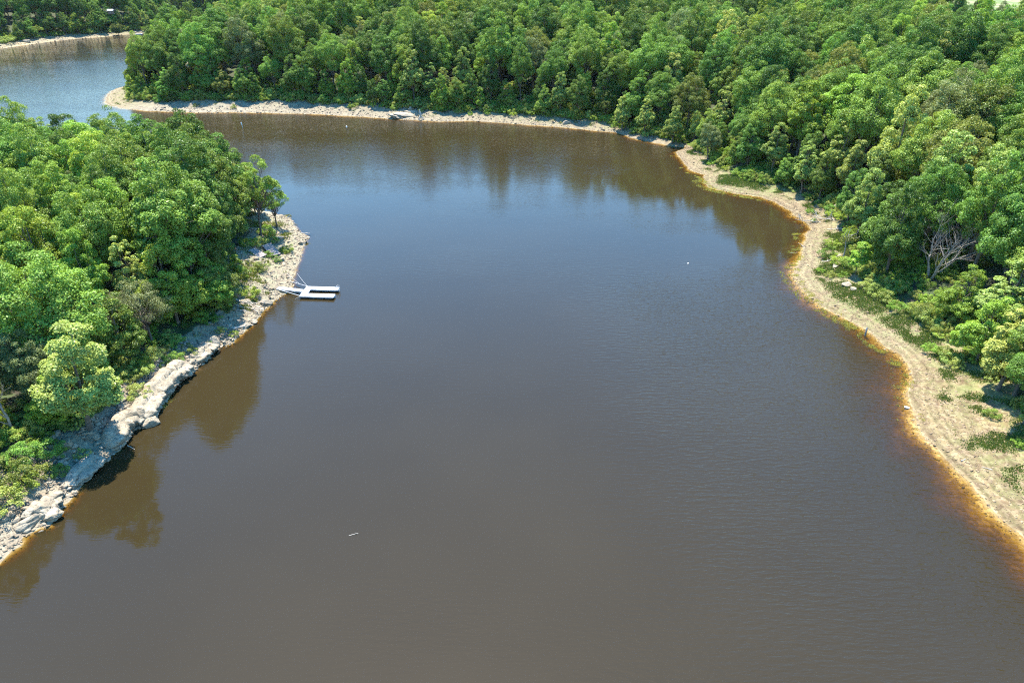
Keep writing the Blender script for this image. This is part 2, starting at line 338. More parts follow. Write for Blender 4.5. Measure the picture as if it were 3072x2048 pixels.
def water_material():
    m, nt, out = nmat("lake_water")
    ge = N(nt, "ShaderNodeNewGeometry"); pos = ge.outputs["Position"]
    depth = attr(nt, "depth")
    # brown stained water: clear in the shallows, murky below about a metre
    tint = N(nt, "ShaderNodeCombineColor")
    for k, b in enumerate((.86, .48, .055)): nt.links.new(mth(nt, 'POWER', b, mth(nt, 'MULTIPLY', depth, 1.6)), tint.inputs[k])
    tr = N(nt, "ShaderNodeBsdfTransparent"); nt.links.new(tint.outputs[0], tr.inputs[0])
    mur = mth(nt, 'SUBTRACT', 1.0, mth(nt, 'POWER', .16, mth(nt, 'MULTIPLY', depth, 1.5)))
    nb = noise(nt, pos, .03, 3)
    di = N(nt, "ShaderNodeBsdfDiffuse"); nt.links.new(rampn(nt, nb, [(.35, (.0260, .0190, .0078)), (.65, (.0300, .0222, .0096))]), di.inputs[0])
    body = N(nt, "ShaderNodeMixShader"); nt.links.new(mur, body.inputs[0]); nt.links.new(tr.outputs[0], body.inputs[1]); nt.links.new(di.outputs[0], body.inputs[2])
    # wind ripples, stronger in patches
    def stretch(sx, sy, rot):
        mp = N(nt, "ShaderNodeMapping"); mp.inputs["Scale"].default_value = (sx, sy, 1); mp.inputs["Rotation"].default_value = (0, 0, rot)
        nt.links.new(pos, mp.inputs[0]); return mp.outputs[0]
    r1 = noise(nt, stretch(.6, 2.4, .10), 1.0, 2, .5); r2 = noise(nt, stretch(1.8, 5.5, -.14), 1.0, 2, .5)
    rip = mth(nt, 'ADD', r1, mth(nt, 'MULTIPLY', r2, .45))
    patch = rampn(nt, noise(nt, stretch(.012, .035, .15), 1.0, 3, .55), [(.42, 0.0), (.62, 1.0)])
    sp = N(nt, "ShaderNodeSeparateXYZ"); nt.links.new(pos, sp.inputs[0])
    def rng(v, a, b):
        mr = N(nt, "ShaderNodeMapRange"); mr.interpolation_type = 'SMOOTHSTEP'; mr.inputs[1].default_value = a; mr.inputs[2].default_value = b
        nt.links.new(v, mr.inputs[0]); return mr.outputs[0]
    gust = mth(nt, 'MULTIPLY', rng(sp.outputs[0], 2, 26), rng(sp.outputs[1], 125, 80))      # breeze along the right shore
    far = mth(nt, 'MULTIPLY', rng(sp.outputs[1], 158, 205), .9)                              # and on the far reach
    amp = mth(nt, 'ADD', mth(nt, 'ADD', mth(nt, 'MULTIPLY', gust, 2.9), mth(nt, 'MULTIPLY', far, 1.5)), mth(nt, 'MULTIPLY', patch, .7))
    amp = mth(nt, 'ADD', amp, .16)
    bp = N(nt, "ShaderNodeBump", inp={"Strength": 1.0, "Distance": .03}); nt.links.new(mth(nt, 'MULTIPLY', rip, amp), bp.inputs["Height"])
    gl = N(nt, "ShaderNodeBsdfGlossy"); gl.inputs[0].default_value = (1, 1, 1, 1)
    nt.links.new(mth(nt, 'ADD', .035, mth(nt, 'MULTIPLY', gust, .05)), gl.inputs["Roughness"])
    nt.links.new(bp.outputs[0], gl.inputs["Normal"])
    fr = N(nt, "ShaderNodeFresnel", inp={"IOR": 1.34}); nt.links.new(bp.outputs[0], fr.inputs["Normal"])
    mx = N(nt, "ShaderNodeMixShader"); nt.links.new(fr.outputs[0], mx.inputs[0]); nt.links.new(body.outputs[0], mx.inputs[1]); nt.links.new(gl.outputs[0], mx.inputs[2])
    nt.links.new(mx.outputs[0], out.inputs[0]); return m

# ------------------------------------------------------------------ ground and water sheets
ID = np.arange(NX*NY).reshape(NY, NX)
Q = np.stack([ID[:-1, :-1], ID[:-1, 1:], ID[1:, 1:], ID[1:, :-1]], -1).reshape(-1, 4)
def meadow_mask(x, y):
    x = np.asarray(x, float); y = np.asarray(y, float)
    return np.clip(np.minimum((x-225-(y-420)*.25)/12, (y-385-6*np.sin(x/25))/10), 0, 1)*np.clip((640-y)/30, 0, 1)
MEAD = meadow_mask(GX, GY)
FOREST = np.clip((D-W)/1.8+.5, 0, 1.7)
BED = np.clip(-(H-.03)/.08, 0, 1)
ground = link("ground", np_mesh("ground", np.stack([GX, GY, H], -1).reshape(-1, 3), Q, True,
    {"rock": np.clip(ROCK*1.1, 0, 1).ravel(), "green": np.clip(GR*(.35+1.5*np.clip(D/W, 0, 1.2)), 0, 1).ravel(), "shore": np.clip(D, -5, 40).ravel(), "forest": FOREST.ravel(), "bed": BED.ravel(), "meadow": MEAD.ravel()}), ground_material())
tag(ground, "pale stony lake shore rising to brown wooded ground", kind="structure")
hq = (H.ravel()[Q] < .12).any(1); WQ = Q[hq]
used = np.unique(WQ); remap = np.full(NX*NY, -1); remap[used] = np.arange(len(used))
water = link("water", np_mesh("water", np.stack([GX.ravel()[used], GY.ravel()[used], np.zeros(len(used))], -1), remap[WQ], True,
    {"depth": np.clip(-H.ravel()[used], 0, 6)}), water_material())
tag(water, "calm brown lake water reflecting blue sky", kind="structure")

# ------------------------------------------------------------------ builders for foliage and branches
def unit(a): return a/np.maximum(np.linalg.norm(a, axis=-1, keepdims=True), 1e-9)
def leaf_quads(P, Nn, L, rng):
    n = len(P); t = unit(np.cross(Nn, unit(rng.normal(size=(n, 3)))))
    b = np.cross(Nn, t); L = L[:, None]
    V = np.stack([P-t*L*.5-Nn*L*.12, P+b*L*.34, P+t*L*.5-Nn*L*.12, P-b*L*.34], 1).reshape(-1, 3)
    return V
def sphere_dirs(n, rng):
    k = np.arange(n)+.5; z = 1-2*k/n; ph = k*2.399963+rng.uniform(0, 6.28)
    r = np.sqrt(1-z*z); d = np.stack([r*np.cos(ph), r*np.sin(ph), z], -1)
    return unit(d+rng.normal(size=(n, 3))*.18)

class Tubes:
    def __init__(s): s.V = []; s.F = []; s.n = 0
    def add(s, pts, r, k=6, cap=True):
        pts = np.asarray(pts, float); r = np.asarray(r, float); m = len(pts)
        T = unit(np.gradient(pts, axis=0)); ref = np.array([1., 0, 0]) if abs(T[0, 2]) > .8 else np.array([0, 0, 1.])
        a = unit(np.cross(T, ref)); b = np.cross(T, a); th = np.arange(k)*2*math.pi/k
        ring = pts[:, None]+r[:, None, None]*(a[:, None]*np.cos(th)[None, :, None]+b[:, None]*np.sin(th)[None, :, None])
        i = np.arange(m-1)[:, None]; j = np.arange(k)[None]; j2 = (j+1) % k
        F = np.stack(np.broadcast_arrays(i*k+j, i*k+j2, (i+1)*k+j2, (i+1)*k+j), -1).reshape(-1, 4)+s.n
        s.V.append(ring.reshape(-1, 3)); s.F.append(F); s.n += m*k
    def mesh(s, name): return np_mesh(name, np.concatenate(s.V), np.concatenate(s.F), True)
def curve(a, b, n, wob, rng, sag=0.0):
    a = np.asarray(a, float); b = np.asarray(b, float); t = np.linspace(0, 1, n)[:, None]
    p = a+(b-a)*t; Ln = np.linalg.norm(b-a)
    p[1:-1] += rng.normal(size=(n-2, 3))*wob*Ln; p[:, 2] += (np.sin(t[:, 0]*math.pi))*sag*Ln
    return p

def make_crown(rng, R, zb, zt, ncl, per, L, fill, clump=(.11, .22), gaps=.24, up=.5, top=.55, domes=6):
    """leaf clumps spread over the shell of a crown that is itself a few uneven domes carried by the main limbs"""
    hgt = zt-zb; subs = [(np.array([0, 0, zb+hgt*top]), R*.66, hgt*(1-top), hgt*top)]
    a0 = rng.uniform(0, 6.28)
    for k in range(domes):
        a = a0+6.28*k/domes+rng.normal()*.25; rr = R*rng.uniform(.38, .70); q = R*rng.uniform(.30, .54)
        zc = zb+hgt*rng.uniform(top*.55, top*1.15); subs.append((np.array([rr*math.cos(a), rr*math.sin(a), zc]), q, min(zt-zc, q*rng.uniform(.8, 1.15)), min(zc-zb, q*1.1)))
    L = L*.56; per = int(per*3.1); C = []; DD = []
    for ctr, q, au, ad in subs:
        n = max(8, int(ncl*1.15*(q/R)**2*1.5))
        d = sphere_dirs(n, rng); d = d[(d[:, 2] > -.75) & (rng.random(len(d)) > gaps)]
        ax = np.where(d[:, 2:3] > 0, np.array([q, q, au]), np.array([q, q, ad]))
        p = ctr+d*ax*rng.uniform(.72, 1.0, len(d))[:, None]; keep_ = np.ones(len(p), bool)
        for c2, q2, au2, ad2 in subs:
            if c2 is ctr: continue
            e = p-c2; e = e/np.where(e[:, 2:3] > 0, np.array([q2, q2, au2]), np.array([q2, q2, ad2])); keep_ &= np.linalg.norm(e, axis=1) > .72
        C.append(p[keep_]); DD.append(d[keep_])
    C = np.concatenate(C); dirs = np.concatenate(DD); rc = R*rng.uniform(*clump, len(C))
    P = []; Nn = []; T = []
    for c, r, d in zip(C, rc, dirs):
        n = max(6, int(per*(r/(R*.2))**2))
        s = unit(rng.normal(size=(n, 3))+d*.55+np.array([0, 0, .45]))
        s2 = s*np.array([1, 1, .72])
        P.append(c+s2*r*rng.uniform(.62, 1.16, n)[:, None]); Nn.append(unit(s*.75+np.array([0, 0, up])+rng.normal(size=(n, 3))*.58))
        T.append(np.full(n, rng.uniform(.2, .8))+rng.uniform(-.25, .25, n))
    for ctr, q, au, ad in subs:
        n = int(fill*1.3/(domes+1)) if fill else 0
        if not n: continue
        s = unit(rng.normal(size=(n, 3))); a2 = np.where(s[:, 2:3] > 0, np.array([q, q, au]), np.array([q, q, ad]))
        P.append(ctr+s*a2*(rng.uniform(.1, .72, n)**.6)[:, None]); Nn.append(unit(rng.normal(size=(n, 3))+np.array([0, 0, .6]))); T.append(rng.uniform(.2, .7, n))
    P = np.concatenate(P); Nn = np.concatenate(Nn); T = np.concatenate(T)
    V = leaf_quads(P, Nn, L*rng.uniform(.7, 1.3, len(P)), rng)
    return V, np.arange(len(V)).reshape(-1, 4), np.clip(T, 0, 1), C

def make_trunk(rng, zt, C, R, r0, nl=16, k=7, lean=0.0, thin=1.0):
    tb = Tubes(); m = 8; t = np.linspace(0, 1, m)
    ax = np.zeros((m, 3)); ax[:, 2] = -.5+t*(zt*.8+.5)
    ax[1:, :2] += np.cumsum(rng.normal(size=(m-1, 2))*.10, 0); rr = r0*(1-.86*t)*np.where(t < .12, 1.35-t*2.5, 1.0)
    tb.add(ax, rr, k)
    idx = rng.permutation(len(C))[:nl]
    for i in idx:
        c = C[i]; zs = np.clip(c[2]*.62-np.hypot(c[0], c[1])*.35, zt*.16, zt*.72)
        f = np.clip((zs+.5)/(zt*.8+.5), 0, 1); p0 = np.array([np.interp(f, t, ax[:, q]) for q in range(3)])
        pts = curve(p0, p0+(c-p0)*.97, 5, .045, rng, .06); ra = np.interp(f, t, rr)*.55*thin
        tb.add(pts, np.linspace(ra, .025, 5), 5)
        for _ in range(2):
            q = pts[rng.integers(2, 4)]; e = q+unit(rng.normal(size=3)+np.array([0, 0, .5]))*R*rng.uniform(.2, .4)
            tb.add(curve(q, e, 4, .06, rng), np.linspace(ra*.4, .015, 4), 4)
    return tb

# tree kinds: colour word, height, crown radius, crown base, clumps, leaves per clump, leaf size, inner leaves
PROTO = []
def proto(colour, form, h, r, zb, ncl, per, L, fill, seed, name='broadleaf_tree', **kw):
    rng = np.random.default_rng(seed)
    tr_kw = {k: kw.pop(k) for k in ('nl', 'thin', 'r0') if k in kw}
    V, F, T, C = make_crown(rng, r, zb, h, ncl, per, L, fill, **kw)
    cm = np_mesh("crown", V, F, False, None, {"tint": T}); cm.materials.append(LEAF[colour])
    r0 = tr_kw.pop('r0', .017*h+.03)
    tm = make_trunk(rng, h, C, r, r0, **tr_kw).mesh("trunk"); tm.materials.append(BARK)
    PROTO.append(dict(colour=colour, form=form, h=h, r=r, crown=cm, trunk=tm, name=name, use=[]))
    return len(PROTO)-1
P_DARK = [proto('dark green', 'round crowned', 14, 4.3, 3.0, 150, 82, .36, 1500, 100+i) for i in range(3)]
P_MID = [proto('mid green', f, 14.5, r, 2.8, n, 82, .34, 1500, 120+i) for i, (f, r, n) in enumerate((('domed', 4.4, 150), ('round crowned', 3.9, 130), ('broad', 4.8, 165)))]
P_BRI = [proto('bright green', f, 13, r, 2.6, n, 80, .34, 1300, 140+i) for i, (f, r, n) in enumerate((('domed', 3.9, 130), ('upright', 3.3, 115)))]
P_PALE = [proto('pale yellow green', f, 14, r, 1.8, n, 70, .38, 900, 160+i, gaps=.24, top=.42) for i, (f, r, n) in enumerate((('tall oval', 3.5, 150), ('narrow', 2.9, 125)))]
P_GREY = [proto('grey green', 'soft crowned', 13, 4.0, 2.4, 150, 95, .28, 1300, 180, up=.4)]
P_OLV = [proto('olive green', 'flat topped', 13, 4.5, 2.8, 140, 85, .33, 1300, 190)]
P_EDGE_D = [proto('dark green', 'low branched', 11.5, 3.7, .9, 160, 78, .33, 1300, 200+i, top=.45) for i in range(2)]
P_EDGE_M = [proto('mid green', 'low branched', 11, 3.5, .7, 155, 78, .32, 1300, 210+i, top=.42) for i in range(2)]
P_EDGE_B = [proto('bright green', 'bushy', 9.5, 3.0, .5, 130, 75, .30, 1000, 220, top=.42)]
P_EDGE_O = [proto('olive green', 'bushy', 9.0, 3.3, .5, 130, 75, .29, 1000, 225, top=.45)]
P_SPARSE = [proto('grey green', 'sparse feathery', 10, 3.9, 2.4, 80, 60, .24, 250, 230, clump=(.14, .25), gaps=.25, nl=34, thin=1.0, r0=.2)]
P_AIRY = [proto('bright green', 'open airy', 13, 3.1, 3.2, 52, 70, .30, 60, 240, clump=(.14, .27), gaps=.32, domes=4, nl=30, r0=.19)]
P_SMALL = [proto('bright green', 'slender young', 5, 1.25, .8, 44, 40, .24, 100, 250, clump=(.20, .34), gaps=.2, domes=3, nl=14, r0=.06)]

def dead_tree_mesh(seed, h, spread, stems=1, r0=.2, depth=4, lean=(0, 0), bare=.3):
    rng = np.random.default_rng(seed); tr = Tubes(); br = Tubes()
    def grow(p, d, ln, r, lev):
        q = p+d*ln; pts = curve(p, q, 5, .022, rng, .015)
        (tr if lev == 0 else br).add(pts, np.linspace(r, r*.5, 5), 6 if lev < 2 else 4)
        if lev >= depth: return
        nb = 5 if lev == 0 else rng.integers(2, 5)
        for i in range(nb):
            f = rng.uniform(bare if lev == 0 else .25, 1.0); k = f*4; i0 = int(min(3, k)); pp = pts[i0]+(pts[i0+1]-pts[i0])*(k-i0)
            dd = unit(d+rng.normal(size=3)*spread+np.array([0, 0, .18])); grow(pp, dd, ln*rng.uniform(.42, .68), r*.5*(1.1-.4*f), lev+1)
    for s in range(stems):
        a = rng.uniform(0, 6.28); sp = 0 if stems == 1 else .33
        d = unit(np.array([lean[0]+sp*math.cos(a), lean[1]+sp*math.sin(a), 1.0])); b = np.array([.25*math.cos(a), .25*math.sin(a), -.3]) if stems > 1 else np.array([0, 0, -.3])
        grow(b, d, h*.55*rng.uniform(.85, 1.1), r0, 0)
    return tr.mesh("trunk"), br.mesh("branches")

# ------------------------------------------------------------------ where the trees stand
TREES = []      # dict(x,y,proto,scale,hs,rz,tilt,fixed label or None)
def put(x, y, p, s, hs=1.0, rz=None, tilt=(0, 0), label=None, landmark=None):
    TREES.append(dict(x=x, y=y, p=p, s=s, hs=hs, rz=RNG.uniform(0, 6.28) if rz is None else rz, tilt=tilt, label=label, lm=landmark))
def fixed(px, py, p, height, label, hz=0.0, wide=1.0, tilt=(0, 0)):
    q = at(px, py, hz); k = height/PROTO[p]['h']
    put(q.x, q.y, p, k*wide, 1/wide, None, tilt, label)
# trees a viewer can name, by the pixel of their foot (or of their crown, hz metres up)
fixed(272, 1288, P_PALE[0], 14.8, "large pale yellow green tree leaning over the white rock ledge near the left edge", wide=1.18, tilt=(.05, .14))
fixed(455, 1030, P_SPARSE[0], 9.5, "sparse feathery grey green tree with pale bare limbs above the near rock ledge", wide=1.1)
fixed(232, 1030, P_PALE[1], 10.5, "small yellow green tree behind the sparse feathery grey green one", wide=1.15)
fixed(782, 706, P_AIRY[0], 15.5, "tall open airy tree standing by itself on the grassy rocky point", tilt=(0, .10))
fixed(830, 684, P_AIRY[0], 9.5, "smaller airy tree nearest the water at the tip of the rocky point", wide=1.25)
fixed(723, 853, P_SMALL[0], 5.5, "slender young tree beside the fallen grey timber walkway")
fixed(2567, 822, P_SMALL[0], 6.2, "slender young bright green tree next to the grey snag on the right shore", wide=1.25)
fixed(2124, 478, P_GREY[0], 10, "grey green willowy tree overhanging the inner corner of the far cove", wide=.95, tilt=(0, -.12))
fixed(2563, 500, P_PALE[0], 13, "pale yellow green tree with the tallest oval crown above the grassy spit", hz=7)
fixed(2680, 490, P_PALE[0], 14, "broad pale yellow green tree right of the tall oval one on the right bank", hz=7, wide=1.2)
fixed(2905, 500, P_PALE[1], 15, "whitish pale green tree high on the right bank above the bare dead tree", hz=8, wide=1.4)
fixed(3040, 880, P_PALE[1], 13, "pale whitish green tree cut by the right edge of the picture", hz=7, wide=1.4)
fixed(1932, 408, P_PALE[1], 12, "narrow pale green tree at the water's edge left of the far cove corner", wide=1.0)
fixed(1865, 390, P_PALE[0], 10.5, "pale green bushy tree on the far shore by the light sandy patch", wide=1.1)
fixed(2020, 400, P_PALE[0], 11, "yellow green tree just left of the grey green willowy tree", hz=3, wide=1.0)
fixed(1075, 95, P_PALE[0], 15, "large yellow topped tree in the middle of the far wood", hz=9, wide=1.25)
fixed(1110, 140, P_PALE[1], 14, "yellow tinged tree just below the large yellow topped one in the far wood", hz=8, wide=1.3)
fixed(1290, 240, P_PALE[1], 13, "bright yellow green narrow tree standing behind the white rooted stump", hz=7, wide=1.15)
fixed(1330, 255, P_PALE[0], 11, "yellow green oval tree on the far shore right of the white rooted stump", hz=5)
fixed(1505, 150, P_GREY[0], 15, "ash grey thin leaved tree standing out in the far wood", hz=9, wide=1.2)
fixed(437, 62, P_PALE[1], 14, "tall pale green tree alone on the far left beach", hz=7, wide=1.2)
fixed(3010, 1130, P_PALE[0], 12, "large tree with light green leaf clumps shading the right beach", hz=2, wide=1.2)
fixed(3045, 1185, P_MID[1], 13, "mid green tree at the right edge casting the shadow on the lower beach", wide=1.05)
fixed(3075, 1270, P_MID[0], 12, "mid green tree beyond the right edge shading the beach near the dark bush", wide=1.0)
fixed(345, 66, P_EDGE_D[0], 9, "dark green low branched tree standing in front of the half hidden cabin", wide=1.1)
fixed(2890, 905, P_EDGE_B[0], 8.5, "bright green bushy tree in front of the large many stemmed dead tree", hz=3, wide=1.1)
fixed(2960, 1010, P_EDGE_B[0], 10, "bright green bushy tree just above the leaning bare dead tree", hz=4)
fixed(2420, 500, P_PALE[1], 12, "narrow pale tree left of the tallest oval crown above the grassy spit", hz=6, wide=1.1)
fixed(2330, 440, P_PALE[0], 12, "pale yellow green tree at the head of the shaded beach in the far cove", hz=6, wide=1.1)
fixed(75, 1080, P_GREY[0], 11, "dull grey green tree behind the bare dead tree at the left edge", hz=7, wide=1.0)
fixed(175, 1180, P_EDGE_B[0], 8, "vivid green bushy tree between the bare dead tree and the large pale one", hz=4, wide=1.15)
NFIX = len(TREES)

def species(x, y, d, w, left, r):
    e = d-w
    if left:
        if e < 4.5: return r.choice(P_EDGE_M+P_EDGE_B+P_EDGE_D+P_EDGE_O*1)
        return r.choice(P_MID*5+P_BRI*4+P_DARK*2+P_OLV*1+P_PALE[1:]*1+P_GREY)
    if e < 5: return r.choice(P_EDGE_D*3+P_EDGE_M*3+P_EDGE_B*2+P_EDGE_O+P_PALE*(2 if y < 260 and x > -40 else 0))
    if y > 380 and x < -180: return r.choice(P_DARK*6+P_MID*3+P_GREY)
    if e < 16 and x > 20: return r.choice(P_PALE*3+P_MID*4+P_DARK*3+P_BRI*2+P_OLV)
    return r.choice(P_DARK*6+P_MID*5+P_OLV*3+P_BRI*3+P_GREY*3+P_PALE*1)

r_ = random.Random(5)
def keep(x, y): 
    px, py, f = to_px(x, y, 8)
    m = 420 if y < 200 else 260
    return f > 15 and -m < px < 3072+m and -260 < py < 2048+900
cells = {}
def near_other(x, y, rr):
    i, j = int(x//8), int(y//8)
    for a in (-1, 0, 1):
        for b in (-1, 0, 1):
            for (u, v, q) in cells.get((i+a, j+b), ()):
                if (u-x)**2+(v-y)**2 < ((rr+q)*.5)**2: return True
    return False
def reg(x, y, rr): cells.setdefault((int(x//8), int(y//8)), []).append((x, y, rr))
for t in TREES: reg(t['x'], t['y'], 5.2)
CLEAR = []      # spots kept open (x, y, radius)
for px, py, hh, rr in ((2815, 765, 4, 4.6), (2952, 1035, 0, 4.0), (28, 1292, 0, 3.0), (335, 46, 2, 3.6), (505, 46, 2, 3.6), (765, 765, 0, 5), (800, 745, 0, 5), (2530, 777, 0, 3), (450, 1035, 0, 3.0), (712, 196, 0, 3.5), (800, 700, 0, 5.5), (850, 668, 0, 6), (745, 800, 0, 3)):
    q = at(px, py, hh); CLEAR.append((q.x, q.y, rr))
    if px in (2815, 2952, 28):
        for k_, r2 in ((5, 5.0), (10, 4.8), (14, 3.5)): n_ = math.hypot(q.x, q.y); CLEAR.append((q.x*(1-k_/n_), q.y*(1-k_/n_), r2))
def scatter(x0, x1, y0, y1, sp, left_only=None):
    n = int((x1-x0)*(y1-y0)/(sp*sp)*6)
    xs = [r_.uniform(x0, x1) for _ in range(n)]; ys = [r_.uniform(y0, y1) for _ in range(n)]
    dd = lookup(D, xs, ys); ww = lookup(W, xs, ys); lf = lookup(LFT.astype(float), xs, ys) > .5
    md = meadow_mask(xs, ys)
    for x, y, d, w, l, m in zip(xs, ys, dd, ww, lf, md):
        if left_only is not None and bool(l) != left_only: continue
        e = d-w
        if e < .4 or m > .3 or not keep(x, y): continue
        s = sp*(.52 if e < 5 else .86)*r_.uniform(.84, 1.08)
        if near_other(x, y, s) or any((x-a)**2+(y-b)**2 < c*c for a, b, c in CLEAR): continue
        reg(x, y, s)
        p = species(x, y, d, w, l, r_); k = r_.uniform(.74, 1.30)
        if e < 2.0: k *= r_.uniform(.7, 1.0)
        k *= ((1.0 if e > 5 else 1.24)*(.68 if 46 < y < 57 and e < 7 else 1)*(1.6 if y < 46 else 1)) if l else (1.28 if e > 7 else 1.02)
        if x > 150 and 300 < y < 400: k *= .70
        tilt = (0, 0)
        wd = r_.uniform(.84, 1.06) if e > 5 else r_.uniform(.9, 1.12); put(x, y, p, k*wd, r_.uniform(.95, 1.15)/wd, None, tilt)
scatter(-175, -34, 5, 172, 5.6, True)
scatter(30, 215, 15, 275, 6.9, False)
scatter(-175, 60, 225, 330, 7.0, False)
scatter(-175, 430, 275, 470, 8.2, False)
scatter(-470, 560, 330, 760, 7.9, False)

# which trees show: paint their outlines from far to near and count the pixels left to each
def visible(trees):
    Wd, Hd = 768, 512; buf = np.full((Hd, Wd), -1, np.int32)
    yy, xx = np.mgrid[0:Hd, 0:Wd]
    order = sorted(range(len(trees)), key=lambda i: -trees[i]['y'])
    for i in order:
        t = trees[i]; P = PROTO[t['p']]; hgt = P['h']*t['s']*t['hs']; R = P['r']*t['s']
        z = gz(t['x'], t['y'])
        px, py, f = to_px(t['x'], t['y'], z+hgt*.62); px *= .25; py *= .25; k = FPX*.25/f
        rx, ry = R*.95*k, (.40*hgt*.87+R*.3)*k
        a, b, c, d_ = int(max(0, px-rx)), int(min(Wd, px+rx+1)), int(max(0, py-ry)), int(min(Hd, py+ry+1))
        if a >= b or c >= d_: continue
        m = ((xx[c:d_, a:b]-px)/rx)**2+((yy[c:d_, a:b]-py)/ry)**2 < 1
        buf[c:d_, a:b][m] = i
    return np.bincount(buf[buf >= 0].ravel(), minlength=len(trees))
VIS = visible(TREES)
N_SINGLE = 288
cand = sorted([i for i in range(NFIX, len(TREES)) if VIS[i] >= 12], key=lambda i: -VIS[i])
single = set(range(NFIX)) | set(cand[:N_SINGLE-NFIX])
print("trees", len(TREES), "fixed", NFIX, "candidates", len(cand), "smallest single", VIS[cand[min(len(cand)-1, N_SINGLE-NFIX)]])

# labels: every tree is found from a landmark on the waterline, counting inland
LAND_L = [((20,1600),"the near corner boulders at the left edge"),((150,1545),"the big grey boulders low at left"),((260,1430),"the lower white rock shelf"),((340,1350),"the ledge under the large pale tree"),
 ((440,1270),"the jutting block of the ledge"),((520,1165),"the long white ledge"),((600,1090),"the upper end of the ledge"),((670,1035),"the grassy notch above the ledge"),((735,990),"the leaning driftwood pole"),
 ((785,940),"the driftwood heap"),((845,885),"the white gangway"),((885,830),"the rocks above the dock"),((900,770),"the grey timber walkway"),((920,715),"the rocky point"),((865,650),"the airy tree at the point's tip")]
LAND_M = [((3060,1600),"the lowest corner of the right beach"),((2880,1420),"the widest stretch of right beach"),((2740,1230),"the white foam scrap"),((2730,1110),"the beach notch on the right"),
 ((2600,1000),"the grey post in the shallows"),((2480,930),"the green grass strip"),((2385,825),"the weedy right point"),((2410,740),"the weed bed on the right shore"),((2430,685),"the fallen pale branches"),
 ((2350,615),"the shaded cove beach"),((2250,590),"the root of the grassy spit"),((2125,560),"the grassy spit"),((2060,500),"the small beach in the far cove"),((2030,445),"the far cove corner"),((1940,424),"the dark undercut bank"),
 ((1850,400),"the light sandy patch"),((1760,390),"the round yellow shrub"),((1640,379),"the flat right end of the far beach"),((1510,370),"the bushy middle of the far beach"),((1400,363),"the two shoreline bushes"),
 ((1262,362),"the white rooted stump"),((1200,357),"the tilted pale slabs"),((1080,350),"the shaded far beach"),((950,343),"the far beach opposite the small float"),((800,339),"the pale rubble beach"),
 ((715,338),"the white marker post"),((620,338),"the round boulder"),((500,335),"the wide rubble beach"),((400,328),"the sandy tip's near side"),((320,305),"the sandy tip"),((400,254),"the back of the sandy tip")]
LAND_F = [((430,103),"the moored grey boat"),((370,104),"the green far bank"),((300,112),"the far left beach"),((215,117),"the shaded far rocks"),((130,128),"the far stony bank"),((40,141),"the far left corner")]
class Front:
    def __init__(s, pts, marks):
        s.P = np.array([(p[0], p[1]) for p in pts]); s.S = np.concatenate([[0], np.cumsum(np.hypot(*np.diff(s.P, axis=0).T))])
        s.marks = [(s.near(*to_plane(*px))[1], nm) for px, nm in marks]
    def near(s, x, y):
        best = (1e9, 0)
        for i in range(len(s.P)-1):
            a, b = s.P[i], s.P[i+1]; e = b-a; L = math.hypot(*e)+1e-9
            t = max(0, min(1, ((x-a[0])*e[0]+(y-a[1])*e[1])/L/L)); d = math.hypot(x-a[0]-t*e[0], y-a[1]-t*e[1])
            if d < best[0]: best = (d, s.S[i]+t*L)
        return best
    def where(s, x, y):
        d, q = s.near(x, y); return d, min(s.marks, key=lambda m: abs(m[0]-q))[1]
FRONT = [Front(LW, LAND_L), Front(MW, LAND_M), Front(FW, LAND_F)]
ORD = ["first","second","third","fourth","fifth","sixth","seventh","eighth","ninth","tenth","eleventh","twelfth","thirteenth","fourteenth","fifteenth","sixteenth","seventeenth","eighteenth","nineteenth","twentieth"]
zones = {}
for i in single:
    t = TREES[i]
    if t['label']: continue
    l = lookup(LFT.astype(float), t['x'], t['y']) > .5
    f = 0 if l else (2 if t['y'] > 395 and t['x'] < -190 else 1)
    d, nm = FRONT[f].where(t['x'], t['y']); zones.setdefault(nm, []).append((d, i))
for nm, lst in zones.items():
    lst.sort()
    for k, (d, i) in enumerate(lst):
        t = TREES[i]; P = PROTO[t['p']]; hgt = P['h']*t['s']*t['hs']
        size = "tall" if hgt > 14.8 else ("small" if hgt < 9.5 else "medium")
        o = ORD[k] if k < 20 else "%dth" % (k+1)
        t['label'] = f"{size} {P['colour']} {P['form']} tree, {o} inland from {nm}"
        if len(t['label'].split()) > 16: t['label'] = f"{P['colour']} tree, {o} inland from {nm}"

for i in sorted(single):
    t = TREES[i]; P = PROTO[t['p']]; z = gz(t['x'], t['y'])
    e = empty(P['name'], (t['x'], t['y'], z-.05), t['rz'], t['label'], "tree", "broadleaf trees around the lake")
    e.rotation_euler = Euler((0, 0, t['rz'])) if t['tilt'] == (0, 0) else (Matrix.Rotation(t['tilt'][1], 3, 'Y') @ Matrix.Rotation(t['tilt'][0], 3, 'X') @ Matrix.Rotation(t['rz'], 3, 'Z')).to_euler()
    e.scale = (t['s'], t['s'], t['s']*t['hs'])
    c = link("crown", P['crown'], None, e); k = link("trunk", P['trunk'], None, e)
    P['use'].append((c, k))

